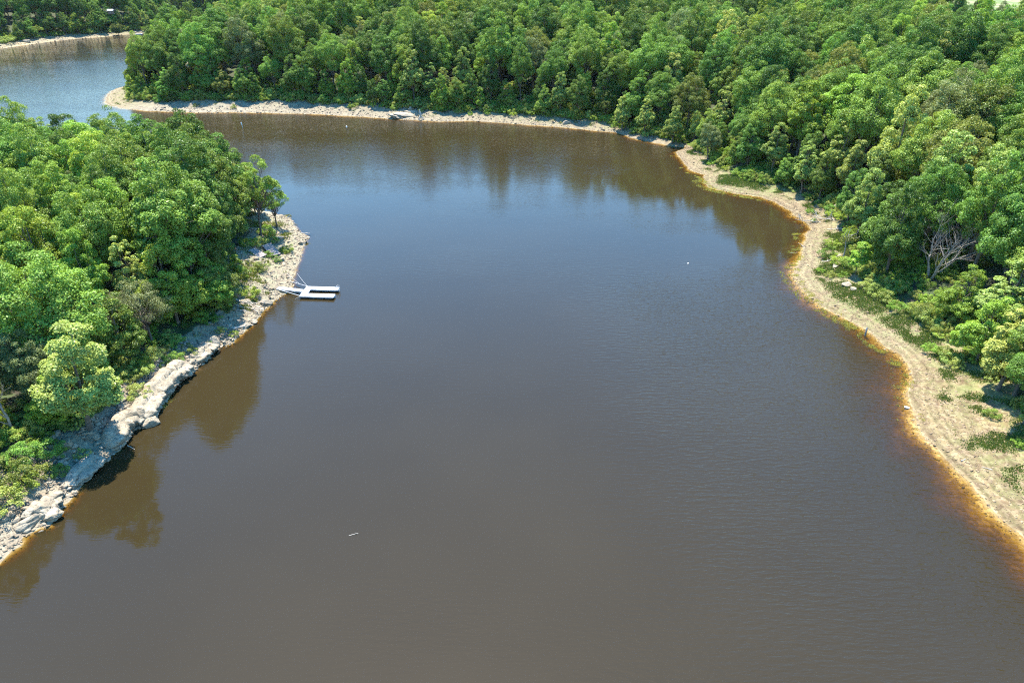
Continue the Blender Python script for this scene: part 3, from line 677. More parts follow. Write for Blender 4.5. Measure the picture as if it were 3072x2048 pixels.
# the rest of the wood, farther off or hidden behind the front: one object, real trees set out by geometry nodes
def scatter_nodes(o, kinds):
    ng = bpy.data.node_groups.new(o.name, 'GeometryNodeTree')
    ng.interface.new_socket("Geometry", in_out='INPUT', socket_type='NodeSocketGeometry'); ng.interface.new_socket("Geometry", in_out='OUTPUT', socket_type='NodeSocketGeometry')
    gi = ng.nodes.new("NodeGroupInput"); go = ng.nodes.new("NodeGroupOutput"); jn = ng.nodes.new("GeometryNodeJoinGeometry")
    def named(nm, ty):
        q = ng.nodes.new("GeometryNodeInputNamedAttribute"); q.data_type = ty; q.inputs["Name"].default_value = nm
        return next(s for s in q.outputs if s.enabled and s.name == "Attribute")
    ki, tu, si = named("kind", 'INT'), named("turn", 'FLOAT_VECTOR'), named("size", 'FLOAT_VECTOR')
    for k, obs in kinds:
        cmp = ng.nodes.new("FunctionNodeCompare"); cmp.data_type = 'INT'; cmp.operation = 'EQUAL'
        ins = [s for s in cmp.inputs if s.enabled]; ng.links.new(ki, ins[0]); ins[1].default_value = int(k)
        for ob in obs:
            oi = ng.nodes.new("GeometryNodeObjectInfo"); oi.transform_space = 'ORIGINAL'; oi.inputs["Object"].default_value = ob; oi.inputs["As Instance"].default_value = True
            ip = ng.nodes.new("GeometryNodeInstanceOnPoints")
            ng.links.new(gi.outputs[0], ip.inputs["Points"]); ng.links.new(cmp.outputs[0], ip.inputs["Selection"]); ng.links.new(oi.outputs["Geometry"], ip.inputs["Instance"])
            ng.links.new(tu, ip.inputs["Rotation"]); ng.links.new(si, ip.inputs["Scale"]); ng.links.new(ip.outputs[0], jn.inputs[0])
    ng.links.new(jn.outputs[0], go.inputs[0])
    md = o.modifiers.new(o.name, 'NODES'); md.node_group = ng

def forest_stuff():
    rest = [t for i, t in enumerate(TREES) if i not in single]
    ok = [k for k, P in enumerate(PROTO) if P['use']]
    me = bpy.data.meshes.new("forest"); n = len(rest); me.vertices.add(n)
    co = np.array([(t['x'], t['y'], gz(t['x'], t['y'])-.05) for t in rest], np.float32); me.vertices.foreach_set("co", co.ravel())
    kind = np.array([t['p'] if t['p'] in ok else ok[0] for t in rest], np.int32)
    a = me.attributes.new("kind", 'INT', 'POINT'); a.data.foreach_set("value", kind)
    a = me.attributes.new("turn", 'FLOAT_VECTOR', 'POINT'); a.data.foreach_set("vector", np.array([(0, 0, t['rz']) for t in rest], np.float32).ravel())
    a = me.attributes.new("size", 'FLOAT_VECTOR', 'POINT'); a.data.foreach_set("vector", np.array([(t['s'], t['s'], t['s']*t['hs']) for t in rest], np.float32).ravel())
    o = link("forest", me); tag(o, "dense green broadleaf wood stretching back from the lake shore", "forest", None, "stuff")
    scatter_nodes(o, [(k, PROTO[k]['use'][0]) for k in sorted(set(kind.tolist()))])
forest_stuff()

# ------------------------------------------------------------------ dead trees
def dead(px, py, seed, h, spread, label, stems=1, r0=.18, lean=(0, 0), depth=4, bare=.3, hz=0):
    q = at(px, py, hz); tm, bm_ = dead_tree_mesh(seed, h, spread, stems, r0, depth, lean, bare)
    e = empty("dead_tree", q, 0, label, "dead tree", "bare dead trees"); link("trunk", tm, DEADWOOD, e); link("branches", bm_, DEADWOOD, e); return e
dead(2815, 765, 301, 12, .45, "large bare grey dead tree with many stems in the right bank wood", 6, .12, (.1, -.1), 4, .25, 4)
dead(2945, 1045, 302, 7.5, .4, "leaning bare dead tree with pale branches above the right beach", 2, .10, (-.4, -.1), 4)
dead(48, 1305, 303, 12, .36, "bare pale dead tree with fan of twigs at the left edge", 1, .17, (.05, -.1), 4, .3)
dead(733, 205, 304, 14, .35, "bleached forked snag rising from the wood on the far headland", 2, .3, (-.15, 0), 2, .5, 2)
dead(575, 285, 305, 8, .4, "thin bare snag leaning at the wood's edge above the far rubble beach", 1, .14, (-.3, 0), 3)
dead(1177, 143, 306, 13, .5, "brownish bare tree in the far wood below the yellow topped tree", 2, .2, (0, 0), 4, .3, 8)
dead(1596, 102, 307, 14, .5, "grey bare tree top in the far wood right of the ash grey tree", 2, .2, (0, 0), 4, .3, 9)
def snag():
    q = at(2530, 778); e = empty("snag", q, 0, "grey broken snag with a tuft of leaves on the right shore", "dead tree", "bare dead trees")
    rng = np.random.default_rng(9); t = Tubes(); p = curve((0, 0, -.3), (-.25, .1, 3.8), 7, .02, rng); t.add(p, np.linspace(.17, .09, 7), 8)
    link("trunk", t.mesh("trunk"), DEADWOOD, e)
    t = Tubes()
    for b, r in (((-.7, .1, 6.1), .07), ((.15, .2, 6.2), .07), ((.7, -.2, 5.0), .05), ((-1.1, 0, 4.6), .05), ((1.6, .2, 5.3), .05), ((1.9, .1, 4.6), .04)):
        c = curve(p[-2], b, 5, .06, rng); t.add(c, np.linspace(r, .02, 5), 5)
        t.add(curve(c[2], c[2]+unit(rng.normal(size=3)+np.array([0, 0, .6]))*.8, 4, .08, rng), np.linspace(r*.5, .012, 4), 4)
    link("branches", t.mesh("branches"), DEADWOOD, e)
    n = 420; P = rng.normal(size=(n, 3))*np.array([.75, .55, .28])+np.array([.2, 0, 4.0])
    V = leaf_quads(P, unit(rng.normal(size=(n, 3))+np.array([0, 0, .8])), .2*rng.uniform(.7, 1.3, n), rng)
    m = np_mesh("leaf_tuft", V, np.arange(len(V)).reshape(-1, 4), False, None, {"tint": rng.uniform(.2, .8, n)}); link("leaf_tuft", m, LEAF['olive green'], e)
snag()
def stump():
    q = at(1262, 358); e = empty("dead_stump", q, 0, "white bleached stump on splayed roots at the far waterline", "stump")
    rng = np.random.default_rng(3); t = Tubes(); t.add(curve((0, 0, 1.3), (-.1, .3, 3.2), 5, .03, rng), [.3, .26, .24, .2, .1], 8); link("trunk", t.mesh("trunk"), DRIFT, e)
    for b in ((-.9, -.3, -.3), (-.35, -.8, -.3), (.4, -.6, -.3), (1.0, -.4, -.3), (1.5, .1, -.3)):
        t = Tubes(); t.add(curve((0, 0, 1.5), b, 6, .04, rng, .05), np.linspace(.2, .08, 6), 6); link("root", t.mesh("root"), DRIFT, e)
stump()

# ------------------------------------------------------------------ rocks
def rock_mesh(name, rng, size, sub=4, planes=12, mat=None):
    bm = bmesh.new(); bmesh.ops.create_icosphere(bm, subdivisions=sub, radius=1)
    v = np.array([x.co[:] for x in bm.verts]); f = np.array([[q.index for q in p.verts] for p in bm.faces]); bm.free()
    n = sphere_dirs(planes, rng); n = unit(n+rng.normal(size=n.shape)*.25); dd = rng.uniform(.62, 1.0, planes)
    dot = v @ n.T; r = np.where(dot > .05, dd/np.maximum(dot, .05), 9).min(1); r = np.minimum(r, 1.25)
    P = v*r[:, None]; P = P*(1+.06*(vnoise(P[:, 0]*3+9, P[:, 1]*3+P[:, 2]*4+9, int(rng.integers(9e5)))-.5)[:, None])
    lay = np.sin(P[:, 2]*9+P[:, 0]*1.3)*.03; P[:, :2] *= (1+lay)[:, None]
    P = P*np.asarray(size)
    me = np_mesh(name, P, f, False, None, {"tint": np.full(len(f), rng.uniform(.4, 1))})
    if mat: me.materials.append(mat)
    return me
def boulder(px, py, size, label, seed, rz=0, tilt=(0, 0), name="boulder", cat="boulder", sink=.3, group="pale limestone boulders on the shore"):
    q = at(px, py); rng = np.random.default_rng(seed)
    o = link(name, rock_mesh(name, rng, size, mat=LIME), None, None, (q.x, q.y, q.z+size[2]*(1-2*sink)*.6))
    o.rotation_euler = (tilt[0], tilt[1], rz); return tag(o, label, cat, group)
boulder(118, 1527, (1.1, .8, .75), "big grey boulder with rough top wedged beside the lower ledge", 1, .4)
boulder(95, 1545, (.9, .7, .6), "grey boulder left of the rough topped one low at left", 2, 1.2)
boulder(132, 1547, (.8, .55, .5), "tan boulder just below the two big grey ones low at left", 3, .2)
boulder(80, 1570, (1.4, .9, .55), "broad flat pale boulder nearest the bottom left corner", 4, .9)
boulder(205, 1338, (.45, .4, .6), "brown upright block behind the white slope under the pale tree", 5, .3)
boulder(150, 1342, (.5, .4, .3), "small white boulder left of the brown upright block", 6)
boulder(225, 1340, (.5, .35, .3), "small white boulder right of the brown upright block", 26, 1)
boulder(190, 1392, (.55, .45, .4), "pale rounded boulder in the scrub below the brown upright block", 7, .5)
boulder(640, 1030, (1.2, .9, .8), "tall pale block at the upper end of the white ledge", 8, .7)
boulder(585, 1075, (1.0, .8, .6), "cracked white block behind the long ledge", 9, .1)
boulder(455, 1272, (1.3, .9, .8), "jutting pale block at the waterline under the large pale tree", 10, .8)
boulder(797, 912, (.95, .7, .65), "rounded pinkish boulder at the water below the driftwood heap", 11, .5)
boulder(740, 908, (.8, .6, .5), "grey boulder next to the low bush left of the gangway", 12, .4)
boulder(735, 980, (.85, .6, .5), "white block at the foot of the leaning driftwood pole", 13, 1.1)
boulder(762, 967, (.6, .5, .4), "white block at the water right of the leaning driftwood pole", 14, 0)
boulder(838, 716, (.85, .6, .5), "grey shaded boulder beneath the airy tree on the point", 15, .3)
boulder(900, 808, (.5, .4, .35), "tan rock standing in the water above the dock", 16, .3)
boulder(925, 717, (.55, .4, .3), "small rock at the outermost tip of the rocky point", 17, .3)
boulder(840, 780, (.9, .6, .35), "flat white slab below the foot of the timber walkway", 18, .6)
boulder(772, 790, (1.3, .8, .3), "long pinkish slab left of the timber walkway", 19, -.5)
boulder(2515, 772, (.8, .5, .4), "pale rock beside the bush left of the grey snag", 20, .3)
boulder(2505, 800, (.9, .55, .4), "white flat rock on the grassy right point", 21, .9)
boulder(2540, 855, (1.0, .6, .4), "pinkish white rock in the grass of the right point", 22, .4)
boulder(2558, 868, (.7, .5, .35), "lower white rock in the grass of the right point", 23, 1.4)
boulder(2508, 625, (.9, .6, .7), "grey upright rock in the shade behind the fallen branches", 24, .4)
boulder(616, 292, (1.7, 1.3, 1.2), "round pale boulder under the trees above the far rubble beach", 25, .4)
boulder(1190, 352, (3.2, 1.8, .6), "tilted white slab sliding into the far water", 31, -.2, (0, .28), "rock_slab", "rock slab", .2)
boulder(1218, 346, (3.6, 1.8, .6), "largest white slab left of the white rooted stump", 32, .15, (.1, .1), "rock_slab", "rock slab", .2)
boulder(1235, 337, (2.6, 1.3, .5), "upper white slab behind the largest one by the stump", 33, .3, (.1, 0), "rock_slab", "rock slab", .2)
boulder(1232, 329, (1.0, .8, .8), "tan block above the white slabs on the far shore", 34, .3)
boulder(1700, 370, (1.6, .9, .7), "pale rock on the far beach near the round yellow shrub", 35, .3)
boulder(78, 126, (3.0, 1.6, .9), "long pale rock on the far left bank", 36, .1, (0, 0), "rock_slab", "rock slab", .2)

def hull_rocks(k, rng, flat):
    out = []
    for _ in range(k):
        bm = bmesh.new()
        for p in unit(rng.normal(size=(12, 3)))*rng.uniform(.8, 1.1, (12, 1)): bm.verts.new(p*np.array([1, .75, flat]))
        r = bmesh.ops.convex_hull(bm, input=bm.verts); bmesh.ops.triangulate(bm, faces=bm.faces)
        bm.verts.ensure_lookup_table(); used = [v for v in bm.verts if v.link_faces]; ix = {v: i for i, v in enumerate(used)}
        out.append((np.array([v.co[:] for v in used]), np.array([[ix[q] for q in f.verts] for f in bm.faces]))); bm.free()
    return out
def rubble(name, pts, sizes, rng, mat, flat=.5, tilt=.35, label="", cat="rubble"):
    base = hull_rocks(10, rng, flat); Vs = []; Fs = []; Ts = []; n = 0
    pick = rng.integers(0, 10, len(pts))
    for b in range(10):
        m = pick == b; k = int(m.sum())
        if not k: continue
        v, f = base[b]; a = rng.uniform(0, 6.28, k); tx, ty = rng.normal(size=(2, k))*tilt
        ca, sa = np.cos(a), np.sin(a); s = sizes[m][:, None]
        X = v[None, :, 0]*ca[:, None]-v[None, :, 1]*sa[:, None]; Y = v[None, :, 0]*sa[:, None]+v[None, :, 1]*ca[:, None]; Z = v[None, :, 2]+X*tx[:, None]+Y*ty[:, None]
        P = np.stack([X*s, Y*s, Z*s], -1)+pts[m][:, None]
        Vs.append(P.reshape(-1, 3)); Fs.append((f[None]+(np.arange(k)*len(v))[:, None, None]+n).reshape(-1, 3)); n += k*len(v)
        Ts.append(np.repeat(rng.uniform(0, 1, k), len(f)))
    o = link(name, np_mesh(name, np.concatenate(Vs), np.concatenate(Fs), False, None, {"tint": np.concatenate(Ts)}), mat)
    return tag(o, label, cat, None, "stuff")
def shore_points(lst, n, rng, lo, hi_extra, pw=1.0, lo_i=0, hi_i=None):
    """random points on the strip from lo metres off the waterline to the top of the beach"""
    P = np.array(lst)[lo_i:hi_i]; A, B = P[:-1], P[1:]; L = np.hypot(B[:, 0]-A[:, 0], B[:, 1]-A[:, 1])
    i = rng.choice(len(L), n, p=L/L.sum()); t = rng.random(n); q = A[i]+(B[i]-A[i])*t[:, None]
    e = B[i][:, :2]-A[i][:, :2]; nr = np.stack([-e[:, 1], e[:, 0]], -1)/L[i][:, None]
    sgn = np.sign(lookup(D, q[:, 0]+nr[:, 0]*2, q[:, 1]+nr[:, 1]*2)-lookup(D, q[:, 0]-nr[:, 0]*2, q[:, 1]-nr[:, 1]*2))
    off = lo+(q[:, 2]+hi_extra-lo)*rng.random(n)**pw
    xy = q[:, :2]+nr*(sgn*off)[:, None]+rng.normal(size=(n, 2))*.3
    return xy
rng = np.random.default_rng(77)
def zpts(xy, dz=0.0): return np.concatenate([xy, (lookup(H, xy[:, 0], xy[:, 1])+dz)[:, None]], 1)
xy = shore_points(LW, 9000, rng, -.6, .8); s = np.minimum(.12*np.exp(rng.normal(size=len(xy))*.55), .6)*1.25
rubble("limestone_rubble", zpts(xy), s, rng, LIME_R, .45, .3, "loose white limestone rubble along the left shore")
xy = shore_points(LW, 750, rng, -.3, -.3, .8, 3, 30); s = np.minimum(.32*np.exp(rng.normal(size=len(xy))*.4), .8)
rubble("ledge_blocks", zpts(xy, .1), s, rng, LIME, .42, .18, "broken angular limestone blocks along the ledges of the left shore")
i0 = 41
xy = shore_points(MW, 7500, rng, -.4, .5, 1, i0, len(MW)-7); s = np.minimum(.15*np.exp(rng.normal(size=len(xy))*.6), .9)
rubble("beach_rubble", zpts(xy), s, rng, LIME_R, .5, .3, "pale stones covering the far headland beach")
xy = shore_points(MW, 26000, rng, -1.2, 0, 1.15, 0, i0); s = np.minimum(.078*np.exp(rng.normal(size=len(xy))*.5), .4)
rubble("beach_gravel", zpts(xy), s, rng, GRAVEL, .5, .3, "tan gravel and cobbles strewn over the right beach", "gravel")
xy = shore_points(FW, 900, rng, -.3, .5); s = np.minimum(.3*np.exp(rng.normal(size=len(xy))*.6), 1.4)
rubble("far_rubble", zpts(xy), s, rng, LIME_R, .5, .3, "pale stones along the far left shore")

# overhanging strata of the near left shore
def ledge(i0, i1, top, over, back, label, seed):
    rng = np.random.default_rng(seed)
    P = np.array([(p[0], p[1]) for p in LW[i0:i1]]); S = np.concatenate([[0], np.cumsum(np.hypot(*np.diff(P, axis=0).T))])
    n = int(S[-1]/.14); q = np.linspace(0, S[-1], n); C = np.stack([np.interp(q, S, P[:, 0]), np.interp(q, S, P[:, 1])], -1)
    ker = np.ones(9)/9
    Cs = np.stack([np.convolve(np.pad(C[:, k], 4, 'edge'), ker, 'valid') for k in (0, 1)], -1)
    T = unit(np.gradient(Cs, axis=0)); O = np.stack([T[:, 1], -T[:, 0]], -1)     # towards the water
    prof = [(-back, top*.9), (-back*.75, top*1.12), (-back*.5, top*1.10), (-back*.3, top*1.05), (-back*.28, top*.86), (-.45, top*.84), (-.05, top*.82), (over*.85, top*.76), (over, top*.62), (over*.95, top*.50), (over*.55, top*.46), (over*.62, top*.40), (over*.7, top*.24), (over*.35, top*.16), (-.4, .05), (-.6, -.6)]
    m = len(prof); V = np.zeros((n, m, 3))
    blk = np.cumsum(rng.random(n) < .13); off = rng.normal(size=blk.max()+1)*.22; hof = rng.normal(size=blk.max()+1)*.09
    end = np.clip(np.minimum(q, S[-1]-q)/1.4, 0.05, 1)
    for k, (o_, z_) in enumerate(prof):
        edge = np.clip((o_+back*.5)/(back*.5), 0, 1)
        dep = o_*1.0+(.34*(hash2(np.floor(q/.55+k*.37), np.full(n, k), seed)-.5)+.5*(hash2(np.floor(q/1.7+k*.2), np.full(n, k//3), seed+5)-.5)+off[blk]*.8+.5*(vnoise(q*1.1, np.full(n, k*.35), seed)-.5)+.28*(vnoise(q*4.2, np.full(n, k*1.9), seed+1)-.5))*edge
        dep = np.where(o_ > -.5, dep*end-(1-end)*1.0, dep)
        V[:, k, :2] = Cs+O*dep[:, None]
        V[:, k, 2] = z_*(.45+.55*end)+(.14*(hash2(np.floor(q/.8+k*.5), np.full(n, k), seed+8)-.5)+hof[blk]+.16*(vnoise(q*2.3, np.full(n, k*.8), seed+2)-.5))*(1 if z_ > 0 else 0)
    gb = lookup(H, V[:, 0, 0], V[:, 0, 1]); V[:, 0, 2] = np.minimum(V[:, 0, 2], gb-.15)
    i = np.arange(n-1)[:, None]; j = np.arange(m-1)[None]
    F = np.stack(np.broadcast_arrays(i*m+j, i*m+j+1, (i+1)*m+j+1, (i+1)*m+j), -1).reshape(-1, 4)
    me = np_mesh("rock_ledge", V.reshape(-1, 3), F, False, None, {"tint": np.repeat(.55+.45*rng.random(n-1), m-1)*0+np.repeat(np.clip(.6+off[blk][:-1]*1.3, 0, 1), m-1)})
    bm = bmesh.new(); bm.from_mesh(me); bmesh.ops.recalc_face_normals(bm, faces=bm.faces); bm.to_mesh(me); bm.free()
    tag(link("rock_ledge", me, LIME), label, "rock ledge", "limestone ledges of the left shore")
ledge(4, 9, 1.1, .35, 2.2, "short white ledge low at left beside the big grey boulders", 41)
ledge(9, 14, .95, .3, 2.6, "lower white rock shelf between the low boulders and the large pale tree", 42)
ledge(13, 19, 1.7, .5, 2.6, "shaded overhanging ledge beneath the large pale tree", 43)
ledge(18, 26, 1.8, .6, 2.8, "long sunlit white ledge with cracked layers above dark water", 44)
ledge(25, 29, 1.3, .45, 2.2, "upper end of the white ledge by the grassy notch", 45)

# ------------------------------------------------------------------ shrubs, grass and weeds
def shrub_mesh(seed, col, flat=.75, L=.16, n=2600):
    rng = np.random.default_rng(seed)
    V, F, T, C = make_crown(rng, 1.15, .02, 2*flat*.85, 22, int(n/34*.5), L*.9, n//9, (.13, .30), .3, .5, .35, 5)
    m = np_mesh("shrub", V, F, False, None, {"tint": T}); m.materials.append(LEAF[col]); return m
SHR = {c: [shrub_mesh(400+k*3+i, c) for i in range(2)] for k, c in enumerate(('bright green', 'mid green', 'pale yellow green', 'olive green'))}
def shrub(px, py, r, col, label, hs=1.0, hz=0):
    q = at(px, py, hz); o = link("shrub", SHR[col][random.randrange(2)], None, None, (q.x, q.y, q.z-.08))
    o.scale = (r, r, r*hs); o.rotation_euler = (0, 0, random.uniform(0, 6.28)); return tag(o, label, "shrub", "shrubs along the lake shore")
BG, MG, PY, OG = 'bright green', 'mid green', 'pale yellow green', 'olive green'
for a in [
 (752,888,1.5,BG,"low bright green bush between the gangway and the young tree"),(862,757,1.25,BG,"bright green bush on the rocks right of the timber walkway"),(805,772,1.0,MG,"dark bush growing through the lower end of the timber walkway"),
 (835,782,.9,MG,"small green bush at the foot of the timber walkway"),(778,812,1.3,PY,"yellow green bush below the long pinkish slab"),(725,830,1.5,MG,"bush at the foot of the young tree by the walkway"),
 (690,880,1.6,PY,"yellow green bush at the wood's edge left of the low bright bush"),(665,920,1.6,BG,"green bush at the wood's edge left of the driftwood heap"),(700,1005,.7,BG,"small bright weed clump at the water below the driftwood pole"),
 (770,1040,.01+.8,MG,"weed clump on the rocks near the leaning driftwood pole") if False else (660,995,.7,PY,"small yellow green bush above the leaning driftwood pole"),
 (628,1042,.8,BG,"small bush in the grassy notch above the ledge"),(520,1085,1.2,MG,"green bush on the bare earth above the long ledge"),(500,1100,.9,MG,"smaller green bush left of the one on the bare earth"),
 (560,1060,1.3,OG,"olive bush behind the cracked white block"),(450,1080,1.4,PY,"bright yellow green bush behind the long ledge"),(420,1190,1.5,PY,"pale green bush overhanging the ledge right of the large pale tree"),
 (250,1365,.7,PY,"yellow green weed clump on the white slope below the pale tree"),(175,1420,1.0,MG,"green bush on the white slope low at left"),(110,1430,1.4,OG,"olive scrub bush above the low white slope"),
 (60,1470,1.7,BG,"bright green bush above the big grey boulders"),(20,1520,1.8,PY,"yellow green bush at the left edge above the near boulders"),(20,1430,1.9,OG,"olive bush at the left edge above the bright green one"),
 (70,1385,1.8,MG,"green bush below the bare dead tree at the left edge"),(150,1365,1.6,MG,"dense green bush between the dead tree and the brown upright block"),
 (800,700,1.6,BG,"bright green bush at the foot of the tall airy tree"),(815,725,1.4,MG,"shaded green bush in the grass of the rocky point"),(780,735,1.3,PY,"yellow green bush behind the timber walkway"),(745,740,1.5,BG,"bush at the wood's edge above the timber walkway"),
 (2485,770,1.6,MG,"grey green bush on the right point below the snag"),(2495,740,1.4,BG,"bright bush left of the snag's tuft of leaves"),(2515,790,1.5,BG,"bright green bush at the foot of the grey snag"),(2545,800,1.5,MG,"green bush between the grey snag and the young tree"),
 (2460,815,.7,BG,"small weed bush in the middle of the right point"),(2490,830,.9,PY,"yellow green weed bush above the white rocks of the point"),(2530,830,.9,BG,"low bush just above the white rocks in the grass"),
 (2620,880,1.4,PY,"pale bush at the inner end of the green grass strip"),(2660,905,1.5,PY,"pale flowering bush right of the green grass strip"),(2690,930,1.4,BG,"bright bush below the pale flowering one"),
 (2790,1055,1.2,BG,"bright green bush on the beach below the dark shade"),(2830,1065,1.3,BG,"bright bush right of the first one below the dark shade"),(2850,1085,1.3,PY,"pale green bush under the two bright beach bushes"),(2870,1100,1.0,PY,"small pale bush at the lower end of the beach bushes"),
 (2930,1090,1.0,BG,"bright bush at the foot of the large beach tree"),(2975,1250,.9,MG,"dark bush in the tree shadow on the right beach"),(3060,1335,.8,BG,"bright green bush at the right edge below the shadow"),
 (2430,640,1.0,BG,"bright bush among the fallen pale branches"),(2490,650,1.1,BG,"bright bush behind the fallen pale branches"),(2440,665,.7,MG,"green clump at the waterline by the fallen branches"),
 (2215,525,1.6,MG,"dark bush at the edge of the grassy spit"),(2250,540,1.4,BG,"bush at the root of the grassy spit"),(2180,510,1.2,BG,"bright bush above the small cove beach"),(2130,495,.9,BG,"small bush on the cove beach"),
 (1723,345,2.6,PY,"round yellow shrub standing out on the far shore"),(1850,385,2.0,BG,"bright shrub at the light sandy patch"),(1905,400,1.6,MG,"green shrub at the dark undercut bank"),(1590,345,1.5,BG,"right one of the two bushes on the far beach"),
 (1535,345,1.7,BG,"left one of the two bushes on the far beach"),(1460,342,1.2,BG,"low green bush left of the two far beach bushes"),(1410,345,1.0,BG,"small bush on the far beach opposite the ripples"),(1375,340,1.2,PY,"yellow green bush right of the white rooted stump"),
 (1265,335,.9,PY,"grass topped bush behind the white rooted stump"),(1183,330,1.3,MG,"dark green bush above the tilted white slab"),(1060,325,1.8,BG,"bush on the shaded far beach"),(1145,322,1.0,BG,"small round bush on the shaded far beach"),
 (890,290,2.2,BG,"bright green shrub at the foot of the far wood"),(700,325,1.0,PY,"small bush on the pale rubble beach"),(665,298,1.2,PY,"yellow bush right of the round boulder"),(560,300,1.6,BG,"green bush left of the round boulder"),
 (590,320,1.2,OG,"olive tuft on the wide rubble beach"),(480,305,1.8,MG,"green bush above the sandy tip's rubble"),(440,290,1.7,PY,"yellow green bush on the sandy tip"),(400,275,1.3,PY,"low bush at the outer sandy tip"),
 (355,100,3.0,OG,"dark bush on the far left beach"),(20,128,3.2,PY,"pale bush at the left edge of the far shore"),(120,108,2.6,BG,"bright bush on the far stony bank")]:
    shrub(*a)

def undergrowth():
    rng = np.random.default_rng(88); P = []
    for lst, n in ((LW, 520), (MW, 3200), (FW, 420)):
        xy = shore_points(lst, n, rng, 0, 0); w = lookup(W, xy[:, 0], xy[:, 1])
        d = lookup(D, xy[:, 0], xy[:, 1]); k = np.array([gz(a, b) for a, b in xy])
        gx = (lookup(D, xy[:, 0]+.5, xy[:, 1])-lookup(D, xy[:, 0]-.5, xy[:, 1])); gy = (lookup(D, xy[:, 0], xy[:, 1]+.5)-lookup(D, xy[:, 0], xy[:, 1]-.5))
        g = np.hypot(gx, gy)+1e-6; mv = (w-.3+rng.exponential(6.5, len(xy))-d)/g**2
        P.append(xy+np.stack([gx*mv, gy*mv], -1))
    P = np.concatenate(P); dd = lookup(D, P[:, 0], P[:, 1])-lookup(W, P[:, 0], P[:, 1]); lf = lookup(LFT.astype(float), P[:, 0], P[:, 1]) > .5; P = P[(dd > -.6) & (dd < 24) & ~(lf & ((P[:, 1] > 100) | (P[:, 1] < 60)) & (dd < 2.5))]
    me = bpy.data.meshes.new("undergrowth"); n = len(P); me.vertices.add(n); me.vertices.foreach_set("co", np.concatenate([P, (lookup(H, P[:, 0], P[:, 1])-.15)[:, None]], 1).astype(np.float32).ravel())
    src = [o for o in COL.objects if o.name.startswith("shrub")]; by = {}
    for o in src: by.setdefault(o.data.name, o)
    src = list(by.values())
    sz = rng.uniform(.45, 1.35, n)*np.where(P[:, 1] > 180, 1.45, 1.0)
    for nm, ty, dat, key in (("kind", 'INT', rng.integers(0, len(src), n), "value"), ("turn", 'FLOAT_VECTOR', np.stack([rng.normal(size=n)*.1, rng.normal(size=n)*.1, rng.uniform(0, 6.28, n)], -1), "vector"), ("size", 'FLOAT_VECTOR', np.stack([sz*rng.uniform(.8, 1.5, n), sz, sz*rng.uniform(.6, 1.5, n)], -1), "vector")):
        a = me.attributes.new(nm, ty, 'POINT'); a.data.foreach_set(key, np.asarray(dat, np.int32 if ty == 'INT' else np.float32).ravel())
    o = link("undergrowth", me); tag(o, "low tangled green undergrowth along the foot of the woods", "undergrowth", None, "stuff")
    scatter_nodes(o, [(k, [s_]) for k, s_ in enumerate(src)])
undergrowth()

GRASS = leaf_material("grass_blades", (.15, .20, .045), .3, .02); WEED = leaf_material("water_weed", (.46, .43, .10), .3, .02)
def blades(name, xy, hgt, rng, mat, label, cat, per=5, spread=.22, zmin=None):
    P = np.repeat(zpts(xy), per, 0); n = len(P); P[:, :2] += rng.normal(size=(n, 2))*spread; P[:, 2] = lookup(H, P[:, 0], P[:, 1])
    if zmin is not None: P[:, 2] = np.maximum(P[:, 2], zmin)
    h = hgt*rng.uniform(.5, 1.3, n); a = rng.uniform(0, 6.28, n); w = .05+.05*rng.random(n)
    d = np.stack([np.cos(a), np.sin(a), np.zeros(n)], -1); l = rng.normal(size=(n, 3))*.35; l[:, 2] = 1
    V = np.stack([P-d*w[:, None]-np.array([0, 0, .05]), P+d*w[:, None]-np.array([0, 0, .05]), P+unit(l)*h[:, None]], 1).reshape(-1, 3)
    o = link(name, np_mesh(name, V, np.arange(3*n).reshape(-1, 3), False, None, {"tint": np.repeat(rng.uniform(.1, .9, len(xy)), per)}), mat); return tag(o, label, cat, None, "stuff")
def masked(lst, n, lo, hi, seed, thr, sc=2.6, **k):
    rng = np.random.default_rng(seed); xy = shore_points(lst, n, rng, lo, hi, **k)
    g = lookup(GR, xy[:, 0], xy[:, 1]); f = fbm(xy[:, 0]/sc, xy[:, 1]/sc, seed, 3)
    return xy[f < thr*(.35+g)], rng
xy, rng = masked(LW, 9000, 2.0, 1.5, 61, .56)
blades("rock_grass", xy, .45, rng, GRASS, "patches of grass between the rocks of the left shore", "grass")
xy, rng = masked(MW, 52000, 3.6, 1.2, 62, .68, lo_i=0, hi_i=41)
blades("beach_grass", xy, .22, rng, GRASS, "thin grass growing over the upper right beach", "grass", 4)
xy, rng = masked(MW, 9000, 2.5, 1.0, 64, .52, lo_i=41)
blades("headland_grass", xy, .5, rng, GRASS, "sparse grass on the far headland beach", "grass", 4)
xy, rng = masked(MW, 16000, -2.6, -9.6, 63, .47, .9, lo_i=6, hi_i=40)
dd = lookup(D, xy[:, 0], xy[:, 1]); xy = xy[(dd < .9) & (dd > -2.4)]
blades("water_weeds", xy, .16, rng, WEED, "yellow green weeds in the shallows along the right waterline", "weeds", 4, .16, -.04)
xy, rng = masked(LW, 5000, -1.0, -5.5, 65, .50)
dd = lookup(D, xy[:, 0], xy[:, 1]); xy = xy[(dd < .6) & (dd > -1.0)]
blades("shore_weeds", xy, .16, rng, WEED, "yellow green weeds at the waterline of the left shore", "weeds", 4, .16, -.04)

